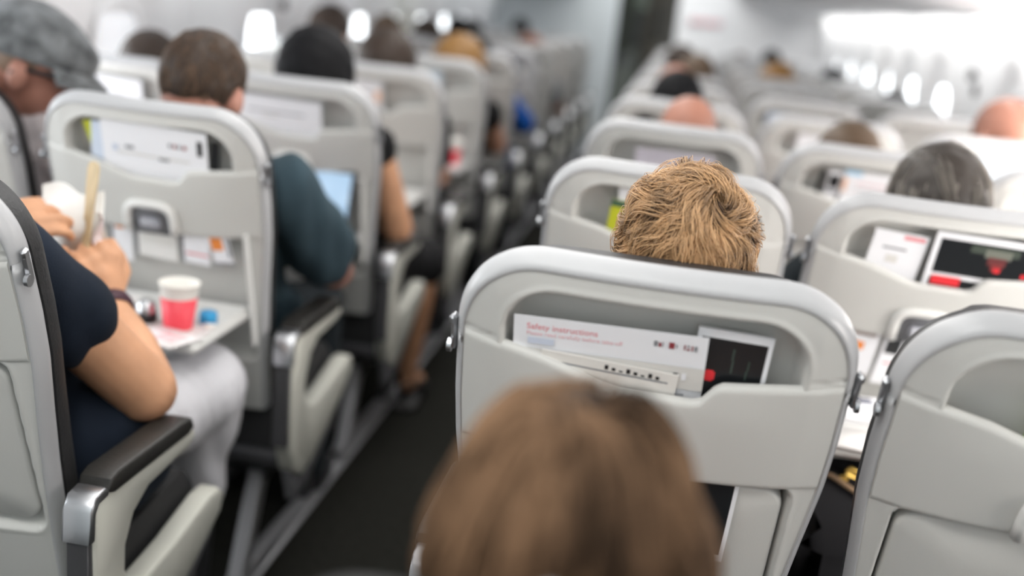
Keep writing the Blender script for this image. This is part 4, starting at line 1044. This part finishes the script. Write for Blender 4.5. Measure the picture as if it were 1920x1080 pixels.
# ------------------------------------------------------------------ things on the trays
def cup(loc, label, lid=False, s=1.0, group=None):
    t = thing('paper_cup', loc, label, 'cup', group)
    b = MB(); b.lathe([(.001, .0), (.026*s, .0), (.0265*s, .003*s), (.0335*s, .060*s), (.0328*s, .060*s)], (0, 0, 0), 32); b.obj('cup_sleeve', REDCUP, t)
    b = MB(); b.lathe([(.0332*s, .0595*s), (.0360*s, .082*s), (.0375*s, .084*s), (.0372*s, .087*s), (.0355*s, .086*s), (.026*s, .006*s), (.001, .005*s)], (0, 0, 0), 32); b.obj('cup_rim', CUPWHITE, t)
    if lid: b = MB(); b.lathe([(.0385*s, .080*s), (.039*s, .088*s), (.030*s, .090*s), (.028*s, .100*s), (.001, .101*s)], (0, 0, 0), 24); b.obj('lid', CUPWHITE, t)
    else: b = MB(); b.lathe([(.031*s, .055*s), (.001, .055*s)], (0, 0, 0), 24); b.obj('drink', mat('milky_drink', (.62, .54, .42), .3), t)
    return t
ZT = .7105
cup((-.878, .766, ZT), 'red paper cup with white rim on the lowered tray at left')
t = thing('bottle_cap', (-.842, .818, ZT), 'bright blue plastic cap on the tray right of the red cup', 'bottle cap')
MB().lathe([(.001, 0), (.017, 0), (.017, .018), (.014, .022), (.001, .022)], (0, 0, 0), 20).obj('cap', BLUEP, t)
MB().lathe([(.001, .0), (.011, .0), (.011, .004), (.001, .004)], (.012, -.022, .0), 14).obj('seal', CUPWHITE, t)
t = thing('cream_pot', (-.945, .775, ZT), 'silver and black little jar on the tray left of the red cup', 'jar')
MB().lathe([(.001, 0), (.020, 0), (.021, .018), (.001, .018)], (0, 0, 0), 20).obj('base', BLACKINK, t)
MB().lathe([(.020, .018), (.017, .034), (.008, .042), (.001, .043)], (0, 0, 0), 20).obj('lid', mat('silver_foil', (.55, .56, .58), .25, metal=.8), t)
o = MB().box((0, 0, .002), (.10, .085, .0015)).obj('napkin', mat('napkin_white', (.86, .83, .83), .8)); o.location = (-.865, .690, ZT+.003); o.rotation_euler = (0, 0, R(-20)); tag(o, 'white napkin with pink print under the red cup', 'napkin')
MB().box((0.01, 0, .0034), (.05, .04, .0008)).obj('pink_print', mat('pink_print', (.86, .60, .62), .8), o)
o = MB().box((0, 0, .006), (.07, .07, .012), None, .004).obj('snack_box', mat('box_white', (.82, .82, .82), .7)); o.location = (-1.04, .845, ZT+.001); tag(o, 'low white snack box at the back of the left tray', 'box')
cup((-.862, 3.170, ZT), 'small red paper cup with white lid between two seats left of the aisle', True, 1.0)
# laptop on the tray of row 2
t = thing('laptop', (-.945, 1.575, ZT), 'black laptop with pale blue screen beside the teal sleeve', 'laptop')
MB().box((0, -.045, .008), (.27, .175, .014), None, .004).obj('keyboard_base', BLACKINK, t)
m_ = Matrix.Translation((0, .045, .014)) @ Matrix.Rotation(R(-14), 4, 'X')
s1 = MB().box((0, 0, .085), (.27, .007, .170), None, .003).obj('screen_frame', BLACKINK, t); s1.matrix_local = m_
s2 = MB().box((0, -.0042, .090), (.245, .001, .140)).obj('screen', mat('screen_blue', (.1, .12, .15), .3, emit=(.45, .66, .88), estr=.85), s1)
# right tray, second column
t = thing('snack_packet', (.365, .835, ZT), 'white snack packet with grey print on the tray between the two near seats', 'packet')
MB().box((0, 0, .018), (.10, .07, .034), (0, 0, .15), .012).obj('packet', WHITE, t); MB().box((-.005, -.003, .036), (.045, .026, .002), (0, 0, .15)).obj('print', mat('slate_print', (.16, .17, .22), .5), t)
o = MB().box((0, 0, .002), (.12, .10, .003), (0, 0, -.1)).obj('napkin', mat('napkin_cream', (.84, .82, .80), .8)); o.location = (.345, .720, ZT+.001); tag(o, 'pale napkin on the tray between the two near seats', 'napkin')
# black bag in the foot space between the near seats
t = thing('handbag', (.360, .650, .516), 'black handbag with gold fittings in the gap between the two near seats', 'handbag')
b = MB(); b.box((0, .01, .064), (.26, .36, .128), (0, 0, .1), .03); b.obj('bag_body', mat('black_bag', (.008, .008, .009), .85, .08), t)
MB().box((.005, .075, .130), (.050, .020, .014), (.1, .2, -.45), .004).obj('gold_clasp', mat('gold', (.75, .50, .12), .3, metal=.7), t)
MB().box((.010, .010, .132), (.018, .036, .012), (0, .3, .2), .003).obj('pink_tag', mat('pink_tag', (.55, .18, .20), .5), t)
b = MB(); b.tube([(-.055, .075, .126), (-.045, .05, .134), (-.005, -.02, .134), (.01, -.05, .126)], .0045, 8); b.obj('tan_strap', mat('tan_leather', (.33, .22, .13), .5), t)
MB().box((-.025, .06, .129), (.014, .014, .008), (0, 0, .6), .003).obj('small_buckle', mat('gold', (.75, .50, .12), .3, metal=.7), t)
# paper packet, napkin and wooden spreader in the hands at left
t = thing('sandwich_paper', (-1.0, .600, .925), 'crumpled white paper packet held up by the person in navy', 'paper')
n = 22; G = []
for side in (0, 1):
    g = np.zeros((n, n, 3))
    for i in range(n):
        for j in range(n):
            a, b_ = i/(n-1), j/(n-1)
            g[i, j] = (-.056+.110*b_+.010*math.sin(5*a), .010*math.sin(6*b_+3*a)+.014*math.sin(9*a+2)+(.016*math.sin(math.pi*b_)*math.sin(math.pi*a)+.002)*(1 if side else -1),   .052-.165*a+.006*math.sin(7*b_))
    G.append(g)
gridsolid('paper', G[0], G[1], mat('white_wrap', (.74, .73, .70), .7), t)
t = thing('napkin', (-.952, .585, .90), 'thin pinkish napkin pinched in the raised hand', 'napkin')
g = np.zeros((14, 8, 3))
for i in range(14):
    for j in range(8): g[i, j] = (-.018+.036*j/7+.004*math.sin(i), .006*math.sin(j*1.6+i*.5), .050-.115*i/13)
gridsolid('cloth', g, g+np.array([0, .0012, 0]), mat('pink_napkin', (.82, .72, .72), .85), t)
t = thing('wooden_spreader', (-.954, .572, .915), 'pale wooden spreader sticking up from the raised fist', 'wooden knife')
b = MB(); L_ = [(-.030, .0085), (.02, .0085), (.05, .010), (.085, .0125), (.108, .013), (.117, .010), (.120, .003)]
V = []
for z, w2 in L_:
    for sx, sy in ((-1, -1), (1, -1), (1, 1), (-1, 1)): V.append((sx*w2, sy*.0014, z))
F = [(i*4+k, i*4+(k+1) % 4, (i+1)*4+(k+1) % 4, (i+1)*4+k) for i in range(6) for k in range(4)]+[(3, 2, 1, 0), (24, 25, 26, 27)]
auto(b.add(V, F).obj('blade', mat('birch_wood', (.60, .47, .28), .6, vary=.15, vscale=30, stretch=(8, 8, 1)), t), 40); t.rotation_euler = (R(-4), R(3), R(-20))
